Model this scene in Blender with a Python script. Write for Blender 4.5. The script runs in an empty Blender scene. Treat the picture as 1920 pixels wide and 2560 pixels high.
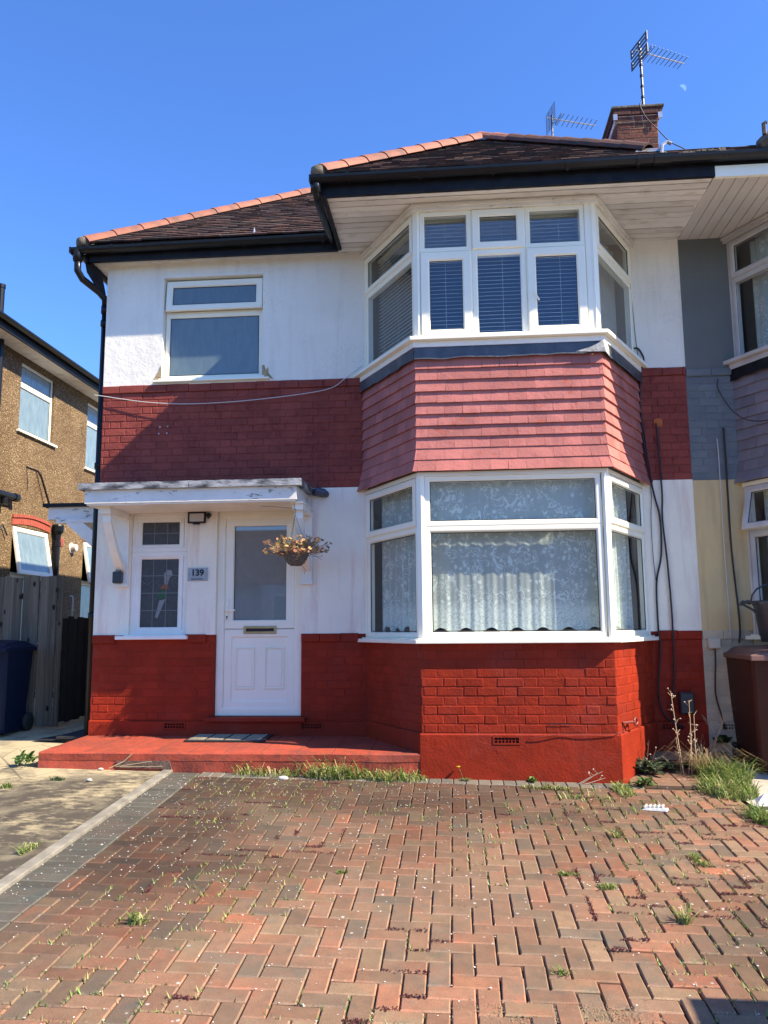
import bpy, bmesh, math, random
from math import sin, cos, pi, radians, sqrt
from mathutils import Vector, Matrix, noise
random.seed(7)
SC = bpy.context.scene
# ------------------------------------------------------------------ camera
cam_d = bpy.data.cameras.new("Camera"); cam = bpy.data.objects.new("Camera", cam_d)
SC.collection.objects.link(cam); SC.camera = cam
cam_d.sensor_fit = 'VERTICAL'; cam_d.sensor_height = 24.0; cam_d.lens = 2018.98/2560*24.0
cam_d.clip_start = .05; cam_d.clip_end = 3000
_p, _y, _r = .141398, .084326, -.008313
_f = Vector((-sin(_y)*cos(_p), cos(_y)*cos(_p), sin(_p))); _ri = Vector((cos(_y), sin(_y), 0)); _u = _ri.cross(_f)
_r2 = cos(_r)*_ri + sin(_r)*_u; _u2 = -sin(_r)*_ri + cos(_r)*_u
cam.matrix_world = Matrix(((_r2.x, _u2.x, -_f.x, 0), (_r2.y, _u2.y, -_f.y, -7.9363), (_r2.z, _u2.z, -_f.z, .0621), (0, 0, 0, 1)))
# ------------------------------------------------------------------ sky, sun, exposure
SUN = Vector((1.027, -.337, 1.0)).normalized()
w = bpy.data.worlds.new("World"); SC.world = w; w.use_nodes = True
nt = w.node_tree; nt.nodes.clear()
sky = nt.nodes.new('ShaderNodeTexSky'); sky.sky_type = 'NISHITA'; sky.sun_disc = False
sky.sun_elevation = math.asin(SUN.z); sky.sun_rotation = math.atan2(SUN.x, SUN.y)
sky.air_density = 1.0; sky.dust_density = .3; sky.ozone_density = 2.2; sky.altitude = 50
bg = nt.nodes.new('ShaderNodeBackground'); bg.inputs[1].default_value = .09
ow = nt.nodes.new('ShaderNodeOutputWorld')
tint = nt.nodes.new('ShaderNodeMix'); tint.data_type = 'RGBA'; tint.blend_type = 'MULTIPLY'; tint.inputs[0].default_value = 1; tint.inputs[7].default_value = (.62, .97, 1.56, 1)
nt.links.new(sky.outputs[0], tint.inputs[6]); nt.links.new(tint.outputs[2], bg.inputs[0]); nt.links.new(bg.outputs[0], ow.inputs[0])
sd = bpy.data.lights.new("sun", 'SUN'); sd.energy = 5.0; sd.angle = radians(.53); sd.color = (1, .87, .68)
so = bpy.data.objects.new("sun", sd); SC.collection.objects.link(so)
so.rotation_euler = (-SUN).to_track_quat('-Z', 'Y').to_euler(); so.location = (20, -8, 20)
SC.view_settings.view_transform = 'Standard'; SC.view_settings.look = 'None'
SC.view_settings.exposure = 1.18; SC.view_settings.gamma = 1
SC.cycles.max_bounces = 8; SC.cycles.transparent_max_bounces = 12

# ------------------------------------------------------------------ materials
def srgb(r, g, b): return tuple(((c/255+.055)/1.055)**2.4 if c > 10 else c/255/12.92 for c in (r, g, b)) + (1,)
class NB:
    def __init__(s, name):
        s.m = bpy.data.materials.new(name); s.m.use_nodes = True; s.t = s.m.node_tree; s.t.nodes.clear()
        s.out = s.n('ShaderNodeOutputMaterial'); s.tc = s.n('ShaderNodeTexCoord').outputs['Object']
    def n(s, t, **k):
        o = s.t.nodes.new(t)
        for a, b in k.items(): setattr(o, a, b)
        return o
    def l(s, a, b): s.t.links.new(a, b)
    def mapv(s, sc=(1, 1, 1), v=None):
        o = s.n('ShaderNodeMapping'); o.inputs['Scale'].default_value = sc; s.l(v or s.tc, o.inputs[0]); return o.outputs[0]
    def noise(s, sc, det=4, rough=.55, dist=0, v=None, out=0):
        o = s.n('ShaderNodeTexNoise'); o.inputs['Scale'].default_value = sc; o.inputs['Detail'].default_value = det
        o.inputs['Roughness'].default_value = rough; o.inputs['Distortion'].default_value = dist
        s.l(v or s.tc, o.inputs['Vector']); return o.outputs[out]
    def vor(s, sc, feat='F1', v=None, out='Distance'):
        o = s.n('ShaderNodeTexVoronoi', feature=feat); o.inputs['Scale'].default_value = sc
        s.l(v or s.tc, o.inputs['Vector']); return o.outputs[out]
    def ramp(s, v, a, b, lo=0., hi=1.):
        o = s.n('ShaderNodeMapRange'); s.l(v, o.inputs[0]); o.inputs[1].default_value = a; o.inputs[2].default_value = b
        o.inputs[3].default_value = lo; o.inputs[4].default_value = hi; return o.outputs[0]
    def math(s, op, a, b=None, c=None):
        o = s.n('ShaderNodeMath', operation=op)
        for i, x in enumerate((a, b, c)):
            if x is None: continue
            if isinstance(x, (int, float)): o.inputs[i].default_value = x
            else: s.l(x, o.inputs[i])
        return o.outputs[0]
    def mix(s, f, a, b, mode='MIX'):
        o = s.n('ShaderNodeMix', data_type='RGBA', blend_type=mode)
        for i, x in ((0, f), (6, a), (7, b)):
            if isinstance(x, (int, float)): o.inputs[i].default_value = x
            elif isinstance(x, tuple): o.inputs[i].default_value = x if len(x) == 4 else x+(1,)
            else: s.l(x, o.inputs[i])
        return o.outputs[2]
    def attr(s, name='Col'):
        o = s.n('ShaderNodeAttribute'); o.attribute_name = name; return o.outputs[0]
    def bump(s, h, dist=.002, st=1.0, nrm=None):
        o = s.n('ShaderNodeBump'); o.inputs['Distance'].default_value = dist; o.inputs['Strength'].default_value = st
        s.l(h, o.inputs['Height'])
        if nrm: s.l(nrm, o.inputs['Normal'])
        return o.outputs[0]
    def pbsdf(s, col, rough=.6, nrm=None, metal=0, spec=.5, alpha=None, coat=0):
        o = s.n('ShaderNodeBsdfPrincipled')
        if isinstance(col, tuple): o.inputs['Base Color'].default_value = col if len(col) == 4 else col+(1,)
        else: s.l(col, o.inputs['Base Color'])
        if isinstance(rough, (int, float)): o.inputs['Roughness'].default_value = rough
        else: s.l(rough, o.inputs['Roughness'])
        o.inputs['Metallic'].default_value = metal; o.inputs['Specular IOR Level'].default_value = spec
        o.inputs['Coat Weight'].default_value = coat
        if nrm: s.l(nrm, o.inputs['Normal'])
        if alpha is not None: s.l(alpha, o.inputs['Alpha'])
        return o.outputs[0]
    def done(s, sh): s.l(sh, s.out.inputs[0]); return s.m

def simple(name, c1, c2=None, ns=9., rough=.5, bs=60., bd=.001, attr=False, metal=0, spec=.5, stretch=(1, 1, 1), lo=.35, hi=.7, det=5):
    b = NB(name); v = b.mapv(stretch)
    col = b.mix(b.ramp(b.noise(ns, det, v=v), lo, hi), c1, c2 or c1)
    if attr: col = b.mix(1., col, b.attr(), 'MULTIPLY')
    n = b.bump(b.noise(bs, 3, v=v), bd) if bd else None
    return b.done(b.pbsdf(col, rough, n, metal, spec))

def painted_brick(name, c, worn, dirt, peel=.66, rough=.5):
    b = NB(name)
    n1 = b.noise(3.2, 6, .6); n2 = b.noise(22, 6, .7)
    col = b.mix(b.ramp(n1, .35, .65), c, tuple(x*y for x, y in zip(c[:3], (.74, .80, .84))))
    col = b.mix(b.math('MULTIPLY', b.ramp(b.noise(1.7, 7, .7), .52, .66), .35), col, tuple(x*.8+.03 for x in c[:3]))
    col = b.mix(1., col, b.attr(), 'MULTIPLY')
    col = b.mix(b.ramp(b.math('ADD', b.math('MULTIPLY', n2, .6), b.math('MULTIPLY', n1, .4)), peel-.08, peel), col, worn)
    col = b.mix(b.ramp(b.noise(60, 4), .60, .75), col, dirt)
    h = b.math('ADD', b.math('MULTIPLY', b.noise(9, 6, .65), 1.2), b.math('MULTIPLY', b.noise(60, 4, .6), .45))
    return b.done(b.pbsdf(col, rough, b.bump(h, .006), spec=.12))

def mk_render(name, c, c2, stain, crackmask=.52, stainamt=.5, bd=.009, streak=True):
    b = NB(name)
    col = b.mix(b.ramp(b.noise(1.6, 6), .35, .7), c, c2)
    vs = b.mapv((3.5, 3.5, .35))
    if streak: col = b.mix(b.math('MULTIPLY', b.ramp(b.noise(2.0, 6, .65, v=vs), .5, .72), stainamt), col, stain)
    wv = b.n('ShaderNodeVectorMath', operation='ADD'); b.l(b.tc, wv.inputs[0])
    nz = b.n('ShaderNodeTexNoise'); nz.inputs['Scale'].default_value = 4; nz.inputs['Detail'].default_value = 5
    b.l(b.tc, nz.inputs['Vector']); sc = b.n('ShaderNodeVectorMath', operation='SCALE'); b.l(nz.outputs[1], sc.inputs[0]); sc.inputs[3].default_value = .22
    b.l(sc.outputs[0], wv.inputs[1])
    ce = b.vor(19, 'DISTANCE_TO_EDGE', v=wv.outputs[0])
    ck = b.math('MULTIPLY', b.ramp(ce, .03, .01), b.ramp(b.noise(1.9, 3), crackmask, crackmask+.08))
    ce2 = b.vor(2.1, 'DISTANCE_TO_EDGE', v=wv.outputs[0])
    ck2 = b.math('MULTIPLY', b.ramp(ce2, .004, .001), b.ramp(b.noise(1.1, 2), crackmask+.04, crackmask+.10, 0, .6))
    ck = b.math('MAXIMUM', b.math('MULTIPLY', ck, .55), ck2)
    col = b.mix(b.math('MULTIPLY', ck, .33), col, srgb(125, 119, 112))
    fl = b.ramp(b.noise(30, 5, .65), .70, .74)
    fl = b.math('MULTIPLY', fl, b.ramp(b.noise(1.7, 2), .5, .6))
    col = b.mix(b.math('MULTIPLY', fl, .7), col, srgb(150, 142, 132))
    h = b.math('SUBTRACT', b.math('ADD', b.noise(11, 9, .66), b.math('MULTIPLY', b.noise(90, 3), .25)), b.math('MULTIPLY', ck, .10))
    return b.done(b.pbsdf(col, .75, b.bump(h, bd)))

def glass_mat(name, tint=(.94, .96, .96), ior=1.5, rough=0., bumpy=0.):
    b = NB(name)
    fr = b.n('ShaderNodeFresnel'); fr.inputs[0].default_value = ior
    tr = b.n('ShaderNodeBsdfTransparent'); tr.inputs[0].default_value = tint+(1,)
    gl = b.n('ShaderNodeBsdfGlossy'); gl.inputs['Roughness'].default_value = rough
    if bumpy:
        nb = b.bump(b.noise(2.3, 1), bumpy); b.l(nb, gl.inputs['Normal'])
    geo = b.n('ShaderNodeNewGeometry'); fac = b.math('MULTIPLY', fr.outputs[0], b.math('SUBTRACT', 1., geo.outputs['Backfacing']))
    mx = b.n('ShaderNodeMixShader'); b.l(fac, mx.inputs[0]); b.l(tr.outputs[0], mx.inputs[1]); b.l(gl.outputs[0], mx.inputs[2])
    return b.done(mx.outputs[0])

def frosted_mat(name, c1, c2, rough=.12, streak=(60, 60, 4), bd=.0006, coat=1.0, trans=.0, ior=1.75):
    b = NB(name)
    col = b.mix(b.ramp(b.noise(1, 5, .7, v=b.mapv(streak)), .35, .7), c1, c2)
    s = b.pbsdf(col, .5, None, coat=0)
    gl = b.n('ShaderNodeBsdfGlossy'); gl.inputs['Roughness'].default_value = rough
    if bd: b.l(b.bump(b.noise(120, 2), bd), gl.inputs['Normal'])
    fr = b.n('ShaderNodeFresnel'); fr.inputs[0].default_value = ior
    mx = b.n('ShaderNodeMixShader'); b.l(fr.outputs[0], mx.inputs[0]); b.l(s, mx.inputs[1]); b.l(gl.outputs[0], mx.inputs[2])
    if trans:
        tr = b.n('ShaderNodeBsdfTransparent'); tr.inputs[0].default_value = (.8, .9, .92, 1)
        m2 = b.n('ShaderNodeMixShader'); m2.inputs[0].default_value = trans
        b.l(mx.outputs[0], m2.inputs[1]); b.l(tr.outputs[0], m2.inputs[2]); return b.done(m2.outputs[0])
    return b.done(mx.outputs[0])

def lace_mat(name, zlo, border=.22, dens=1.0):
    b = NB(name)
    sep = b.n('ShaderNodeSeparateXYZ'); b.l(b.tc, sep.inputs[0])
    at = b.n('ShaderNodeAttribute'); at.attribute_name = 'uvw'; uv = at.outputs[1]
    wv = b.noise(9, 2, v=uv, out=1)
    sc = b.n('ShaderNodeVectorMath', operation='SCALE'); b.l(wv, sc.inputs[0]); sc.inputs[3].default_value = .07
    ad = b.n('ShaderNodeVectorMath', operation='ADD'); b.l(uv, ad.inputs[0]); b.l(sc.outputs[0], ad.inputs[1])
    n1 = b.noise(8, 1.5, .5, 1.6, v=ad.outputs[0])
    lines = b.ramp(b.math('ABSOLUTE', b.math('SUBTRACT', n1, .5)), .034, .018)
    n1b = b.noise(12, 1., .5, 2.2, v=ad.outputs[0])
    lines = b.math('MAXIMUM', lines, b.ramp(b.math('ABSOLUTE', b.math('SUBTRACT', n1b, .47)), .02, .008))
    gate = b.ramp(b.noise(5.5, 2, v=uv), .42, .5)
    vb = b.vor(16, 'F1', v=ad.outputs[0]); blobs = b.math('MULTIPLY', b.ramp(vb, .36, .28), b.ramp(b.noise(6.5, 2, v=uv), .50, .56))
    pat = b.math('MAXIMUM', b.math('MULTIPLY', lines, gate), blobs)
    s2 = b.n('ShaderNodeSeparateXYZ'); b.l(uv, s2.inputs[0])
    bd = b.ramp(s2.outputs[1], zlo+border, zlo+border-.09)
    bn = b.math('MULTIPLY', bd, b.ramp(b.vor(26, 'DISTANCE_TO_EDGE', v=ad.outputs[0]), .03, .09, .25, 1))
    pat = b.math('MAXIMUM', pat, bn)
    al = b.math('MULTIPLY_ADD', pat, .36*dens, .60)
    df = b.n('ShaderNodeBsdfDiffuse'); df.inputs[0].default_value = (.86, .92, .84, 1)
    tl = b.n('ShaderNodeBsdfTranslucent'); tl.inputs[0].default_value = (.5, .56, .55, 1)
    a = b.n('ShaderNodeMixShader'); a.inputs[0].default_value = .22; b.l(df.outputs[0], a.inputs[1]); b.l(tl.outputs[0], a.inputs[2])
    tr = b.n('ShaderNodeBsdfTransparent'); mx = b.n('ShaderNodeMixShader')
    b.l(al, mx.inputs[0]); b.l(tr.outputs[0], mx.inputs[1]); b.l(a.outputs[0], mx.inputs[2])
    return b.done(mx.outputs[0])

def paver_mat():
    b = NB('paver'); c = b.attr()
    n = b.noise(9, 6, .7); col = b.mix(b.ramp(n, .3, .75), c, b.mix(1., c, (.68, .66, .66), 'MULTIPLY'))
    col = b.mix(b.math('MULTIPLY', b.ramp(b.noise(5.5, 4, .6), .50, .68), .6), col, b.mix(1., col, (1.35, .92, .85), 'MULTIPLY')); col = b.mix(b.math('MULTIPLY', b.ramp(b.noise(6.3, 4, .6, v=b.mapv((1.1, 1, 1))), .54, .70), .6), col, b.mix(1., col, (.58, .82, .98), 'MULTIPLY'))
    g = b.noise(240, 2, .6); col = b.mix(b.ramp(g, .56, .72, 0, .7), col, b.mix(1., col, (1.9, 1.9, 1.8), 'MULTIPLY'))
    col = b.mix(b.ramp(b.noise(170, 2), .62, .74), col, (.07, .055, .05))
    # grey-green algae drifts and lichen spots
    big = b.noise(.75, 4, .6); col = b.mix(b.math('MULTIPLY', b.ramp(big, .50, .66), .4), col, (.15, .115, .078))
    sp = b.math('MULTIPLY', b.ramp(b.vor(13, 'F1'), .13, .08), b.ramp(b.noise(1.1, 3), .48, .62))
    col = b.mix(b.math('MULTIPLY', sp, .75), col, (.55, .55, .50))
    return b.done(b.pbsdf(col, .85, b.bump(b.math('ADD', g, b.math('MULTIPLY', n, .6)), .003), spec=.3))

def concrete_mat():
    b = NB('old_concrete')
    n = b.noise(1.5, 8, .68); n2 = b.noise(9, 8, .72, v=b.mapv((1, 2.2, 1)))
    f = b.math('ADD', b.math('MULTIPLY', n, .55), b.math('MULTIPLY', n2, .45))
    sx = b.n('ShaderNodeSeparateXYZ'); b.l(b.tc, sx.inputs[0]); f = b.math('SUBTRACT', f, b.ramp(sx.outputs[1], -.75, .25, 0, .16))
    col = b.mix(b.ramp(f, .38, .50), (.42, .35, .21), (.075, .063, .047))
    col = b.mix(b.ramp(b.noise(3.1, 6, .6), .5, .7), col, (.21, .18, .12))
    col = b.mix(b.ramp(b.noise(60, 4, .7), .60, .72), col, (.10, .085, .065))
    ck = b.math('MULTIPLY', b.ramp(b.vor(1.1, 'DISTANCE_TO_EDGE', v=b.mapv((1, .8, 1))), .006, .002), .5)
    col = b.mix(ck, col, (.06, .05, .04))
    return b.done(b.pbsdf(col, .9, b.bump(b.math('SUBTRACT', b.math('ADD', n2, b.math('MULTIPLY', b.noise(70, 4), .4)), ck), .008), spec=.25))

def pebble_mat():
    b = NB('pebbledash')
    cell = b.vor(62, 'F1', out='Color'); hsv = b.n('ShaderNodeSeparateColor'); b.l(cell, hsv.inputs[0])
    r = b.n('ShaderNodeValToRGB'); b.l(hsv.outputs[0], r.inputs[0])
    e = r.color_ramp.elements; e[0].color = (.09, .055, .026, 1); e[1].color = (.52, .43, .28, 1)
    for p, c in ((.35, (.18, .115, .055, 1)), (.6, (.27, .175, .085, 1)), (.85, (.38, .275, .15, 1))):
        x = e.new(p); x.color = c
    d = b.vor(62, 'F1'); col = b.mix(b.ramp(d, .35, .75), r.outputs[0], (.17, .11, .055))
    col = b.mix(b.ramp(b.noise(1.0, 6, .65), .40, .66), col, b.mix(1., col, (.66, .62, .58), 'MULTIPLY'))
    return b.done(b.pbsdf(col, .85, b.bump(b.math('SUBTRACT', 1., d), .012), spec=.3))

def wood_mat(name, c1, c2, knots=True, g=1.0):
    b = NB(name)
    at = b.attr(); v = b.mapv((26, 26, 1.1))
    col = b.mix(b.ramp(b.noise(1.3, 6, .6, .8, v=v), .3, .7), c1, c2)
    if knots:
        k = b.ramp(b.vor(7, 'F1', v=b.mapv((1, .3, .6))), .17, .09); col = b.mix(k, col, tuple(x*.15 for x in c2[:3]))
    col = b.mix(1., col, at, 'MULTIPLY')
    return b.done(b.pbsdf(col, .85, b.bump(b.noise(2, 5, v=v), .003), spec=.25))

def bark_sil(): pass
UP = lambda r, g, bb: (r, g, bb, 1)
BAND = UP(.285, .064, .046); LOWB = UP(.30, .029, .011); TILEC = UP(.50, .175, .145)
M_band = painted_brick('faded_red_brick_paint', BAND, UP(.20, .036, .028), UP(.10, .035, .035), .60, .62)
M_low = painted_brick('fresh_red_brick_paint', LOWB, UP(.27, .036, .02), UP(.16, .03, .02), .72, .52)
M_tile = painted_brick('pink_red_tile_paint', TILEC, UP(.42, .10, .055), UP(.34, .10, .09), .635, .6)
M_step = painted_brick('red_step_paint', UP(.42, .080, .045), UP(.26, .068, .045), UP(.12, .06, .045), .56, .6)
M_white = mk_render('white_masonry_paint', UP(.88, .84, .72), UP(.80, .765, .66), srgb(190, 178, 165), .5, .28)
M_white_low = mk_render('stained_white_masonry_paint', UP(.93, .87, .70), UP(.85, .79, .64), srgb(205, 160, 150), .8, .55)
M_grey = mk_render('grey_masonry_paint', UP(.145, .155, .145), UP(.12, .13, .12), srgb(95, 100, 105), .75, .4, .004)
M_greyb = painted_brick('grey_brick_paint', UP(.19, .21, .21), UP(.13, .145, .15), UP(.11, .12, .13), .70, .7)
M_cream = mk_render('cream_masonry_paint', UP(.70, .51, .23), UP(.60, .44, .21), srgb(140, 120, 90), .75, .4, .004)
M_creamb = painted_brick('cream_brick_paint', UP(.62, .50, .32), UP(.45, .36, .24), UP(.28, .23, .16), .70, .75)
M_mauvetile = painted_brick('mauve_grey_tile_paint', UP(.245, .22, .235), UP(.17, .155, .165), UP(.14, .13, .14), .75, .75)
M_upvc = simple('upvc', UP(.93, .89, .72), UP(.88, .84, .67), 3, .28, 20, .0003)
M_upvc_old = simple('grubby_upvc', UP(.60, .58, .54), UP(.48, .46, .42), 4, .45, 20, .0004)
M_gasket = simple('gasket', UP(.02, .02, .02), rough=.6)
M_woodwhite = simple('white_gloss_wood', UP(.88, .85, .76), UP(.80, .77, .68), 5, .4, 40, .0015)
def peel_mat():
    b = NB('peeling_white_wood'); n = b.noise(9, 8, .72, v=b.mapv((1, 1, 2.5)))
    col = b.mix(b.ramp(b.noise(3, 5), .4, .7), UP(.82, .78, .70), UP(.70, .66, .58))
    col = b.mix(b.ramp(n, .60, .63), col, UP(.30, .28, .25)); col = b.mix(b.ramp(n, .69, .72), col, UP(.12, .11, .10))
    return b.done(b.pbsdf(col, .65, b.bump(b.ramp(n, .62, .6), .003)))
M_peel = peel_mat()
M_soffit = simple('dirty_soffit_paint', UP(.82, .79, .74), UP(.62, .57, .50), 5.5, .7, 50, .002, attr=True, stretch=(1, 1.6, 1), lo=.52, hi=.74)
M_pvc_soffit = simple('pvc_soffit', UP(.66, .63, .58), UP(.58, .55, .50), 2, .45, 30, .0005)
M_black = simple('black_upvc', UP(.006, .007, .009), UP(.011, .012, .015), 3, .3, 30, .0006, spec=.3)
M_blackpaint = simple('black_fascia_paint', UP(.006, .006, .009), UP(.015, .015, .017), 8, .55, 40, .001, spec=.25)
M_cable = simple('black_cable', UP(.02, .018, .018), rough=.5)
M_redcable = simple('red_painted_cable', UP(.18, .03, .02), rough=.5)
M_whitecable = simple('white_cable', UP(.62, .60, .56), rough=.5)
M_lead = simple('lead_flashing', UP(.055, .062, .075), UP(.10, .11, .125), 6, .45, 25, .006, metal=.3)
M_leadw = simple('weathered_lead', UP(.05, .05, .052), UP(.42, .42, .41), 5, .6, 25, .005, stretch=(1.2, 1, 3), lo=.38, hi=.62)
M_scrim = simple('old_whitish_mastic', UP(.55, .53, .48), UP(.25, .24, .22), 18, .8, 40, .004)
def roof_mat():
    b = NB('clay_roof_tile'); col = b.mix(b.ramp(b.noise(30, 5, .7), .35, .7), b.attr(), UP(.045, .032, .028))
    col = b.mix(b.ramp(b.noise(70, 4), .64, .72), col, UP(.20, .17, .11))
    return b.done(b.pbsdf(col, .9, b.bump(b.noise(60, 4), .004), spec=.2))
M_roof = roof_mat()
M_hip = simple('orange_hip_tile', UP(.34, .12, .07), UP(.17, .08, .055), 7, .75, 45, .003, attr=True, lo=.4, hi=.72)
M_mortar = simple('roof_mortar', UP(.17, .14, .10), UP(.06, .055, .045), 20, .95, 30, .01)
def stock_brick():
    b = NB('chimney_brick'); col = b.mix(b.ramp(b.noise(25, 5, .7), .35, .75), b.attr(), UP(.06, .03, .026))
    return b.done(b.pbsdf(col, .9, b.bump(b.noise(50, 5), .005), spec=.2))
M_stock = stock_brick()
M_chmort = simple('chimney_mortar', UP(.42, .34, .17), UP(.16, .12, .08), 9, .95, 40, .004)
M_room = simple('room_wall', UP(.20, .19, .18), rough=.9, bd=0)
M_glass = glass_mat('window_glass')
M_glass_up = glass_mat('upper_window_glass', (.92, .95, .96), 2.1)
M_bath = frosted_mat('frosted_glass', UP(.095, .14, .155), UP(.125, .175, .185), .22, (22, 22, 5))
M_doorglass = frosted_mat('door_glass', UP(.15, .17, .155), UP(.18, .20, .185), .02, (14, 14, 9), 0, ior=2.4)
M_leadglass = frosted_mat('leaded_glass', UP(.018, .018, .016), UP(.05, .048, .042), .2, (30, 30, 30), .006, ior=1.4)
M_nbglass = frosted_mat('obscured_glass', UP(.14, .20, .205), UP(.24, .32, .32), .12, (8, 8, 3), .0002)
M_came = simple('lead_came', UP(.16, .16, .155), rough=.5)
M_slat = simple('blind_slat', UP(.82, .82, .78), rough=.5, bd=0)
M_curtain = simple('plain_curtain', UP(.42, .41, .36), UP(.34, .33, .29), 3, .9, 20, .001)
M_brass = simple('brass', UP(.62, .50, .26), UP(.50, .40, .2), 9, .3, 40, .0003, metal=.8)
M_dark = simple('dark_slot', UP(.008, .008, .01), rough=.6, bd=0)
M_alu = simple('aluminium', UP(.50, .50, .50), UP(.35, .35, .35), 12, .35, 50, .0004, metal=.7)
M_steel = simple('dull_steel', UP(.07, .07, .075), UP(.11, .11, .115), 12, .45, 50, .0004, metal=.6)
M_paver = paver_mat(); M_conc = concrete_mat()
M_sand = simple('joint_sand', UP(.08, .06, .04), UP(.03, .024, .018), 12, .95, 90, .004)
M_sandpile = simple('spilt_sand', UP(.33, .25, .145), UP(.24, .18, .105), 20, .95, 120, .004)
M_edging = simple('concrete_edging', UP(.29, .265, .21), UP(.15, .135, .105), 8, .9, 80, .003)
M_slab = simple('pale_concrete_slab', UP(.46, .42, .36), UP(.32, .29, .24), 5, .9, 60, .004)
M_soil = simple('ground_soil', UP(.16, .14, .11), UP(.10, .09, .07), 2, .95, 20, .01)
M_tarmac = simple('tarmac', UP(.05, .05, .05), UP(.07, .07, .068), 6, .9, 120, .004)
M_pebble = pebble_mat()
M_fence = wood_mat('weathered_board', UP(.215, .18, .13), UP(.10, .082, .058))
M_darkfence = wood_mat('dark_stained_board', UP(.035, .028, .024), UP(.015, .012, .011), False)
M_oldboard = wood_mat('old_board', UP(.36, .25, .14), UP(.22, .15, .085), False)
M_bluebin = simple('blue_bin_plastic', UP(.002, .009, .032), UP(.0015, .007, .024), 4, .5, 180, .0004, spec=.2)
M_brownbin = simple('brown_bin_plastic', UP(.045, .012, .007), UP(.060, .016, .009), 3, .5, 180, .0004, spec=.2)
M_brownlid = simple('brown_lid_plastic', UP(.17, .085, .066), UP(.12, .055, .042), 3, .5, 180, .0004)
M_greytub = simple('grey_tub_plastic', UP(.035, .045, .048), UP(.028, .034, .036), 4, .38, 60, .0003)
M_print = simple('white_print', UP(.62, .64, .64), rough=.6, bd=0)
M_orange = simple('orange_primer', UP(.50, .13, .03), UP(.35, .07, .02), 14, .8, 40, .001)
M_wicker = simple('wicker', UP(.22, .17, .125), UP(.09, .065, .05), 40, .8, 60, .002)
M_rubber = simple('rubber', UP(.018, .018, .018), rough=.7)
M_coir = simple('coir', UP(.42, .36, .26), UP(.26, .21, .14), 60, .95, 200, .004)
M_plate = simple('brushed_plate', UP(.40, .40, .39), UP(.34, .34, .33), 4, .38, 30, .0003, metal=.3)
M_chain = simple('rusty_chain', UP(.07, .045, .03), rough=.7)
M_stone = simple('pale_stone', UP(.58, .55, .48), UP(.42, .40, .34), 12, .9, 60, .004)
M_petal = simple('white_petal', UP(.80, .78, .74), rough=.7, bd=0)
M_brickraw = simple('bare_brick', UP(.09, .055, .04), UP(.18, .12, .09), 18, .95, 60, .006)
M_ochre = simple('bare_render', UP(.50, .38, .20), UP(.26, .20, .12), 22, .95, 40, .01)
M_lens = simple('lamp_lens', UP(.55, .52, .48), rough=.2, bd=0)
M_clearplastic = simple('clear_plastic_tray', UP(.62, .63, .63), UP(.48, .48, .48), 30, .15, 60, .001)
def leaf_mat(name, rough=.5, tr=.35):
    b = NB(name); c = b.attr()
    p = b.pbsdf(c, rough, spec=.35); t = b.n('ShaderNodeBsdfTranslucent'); b.l(c, t.inputs[0])
    m = b.n('ShaderNodeMixShader'); m.inputs[0].default_value = tr; b.l(p, m.inputs[1]); b.l(t.outputs[0], m.inputs[2])
    return b.done(m.outputs[0])
M_leaf = leaf_mat('leaf')
M_lace = lace_mat('lace_net', .03, .26)
M_lace_side = lace_mat('lace_net_side', .03, .26)
M_lace_up = lace_mat('lace_net_plain', -9, .2, .6)

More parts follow.
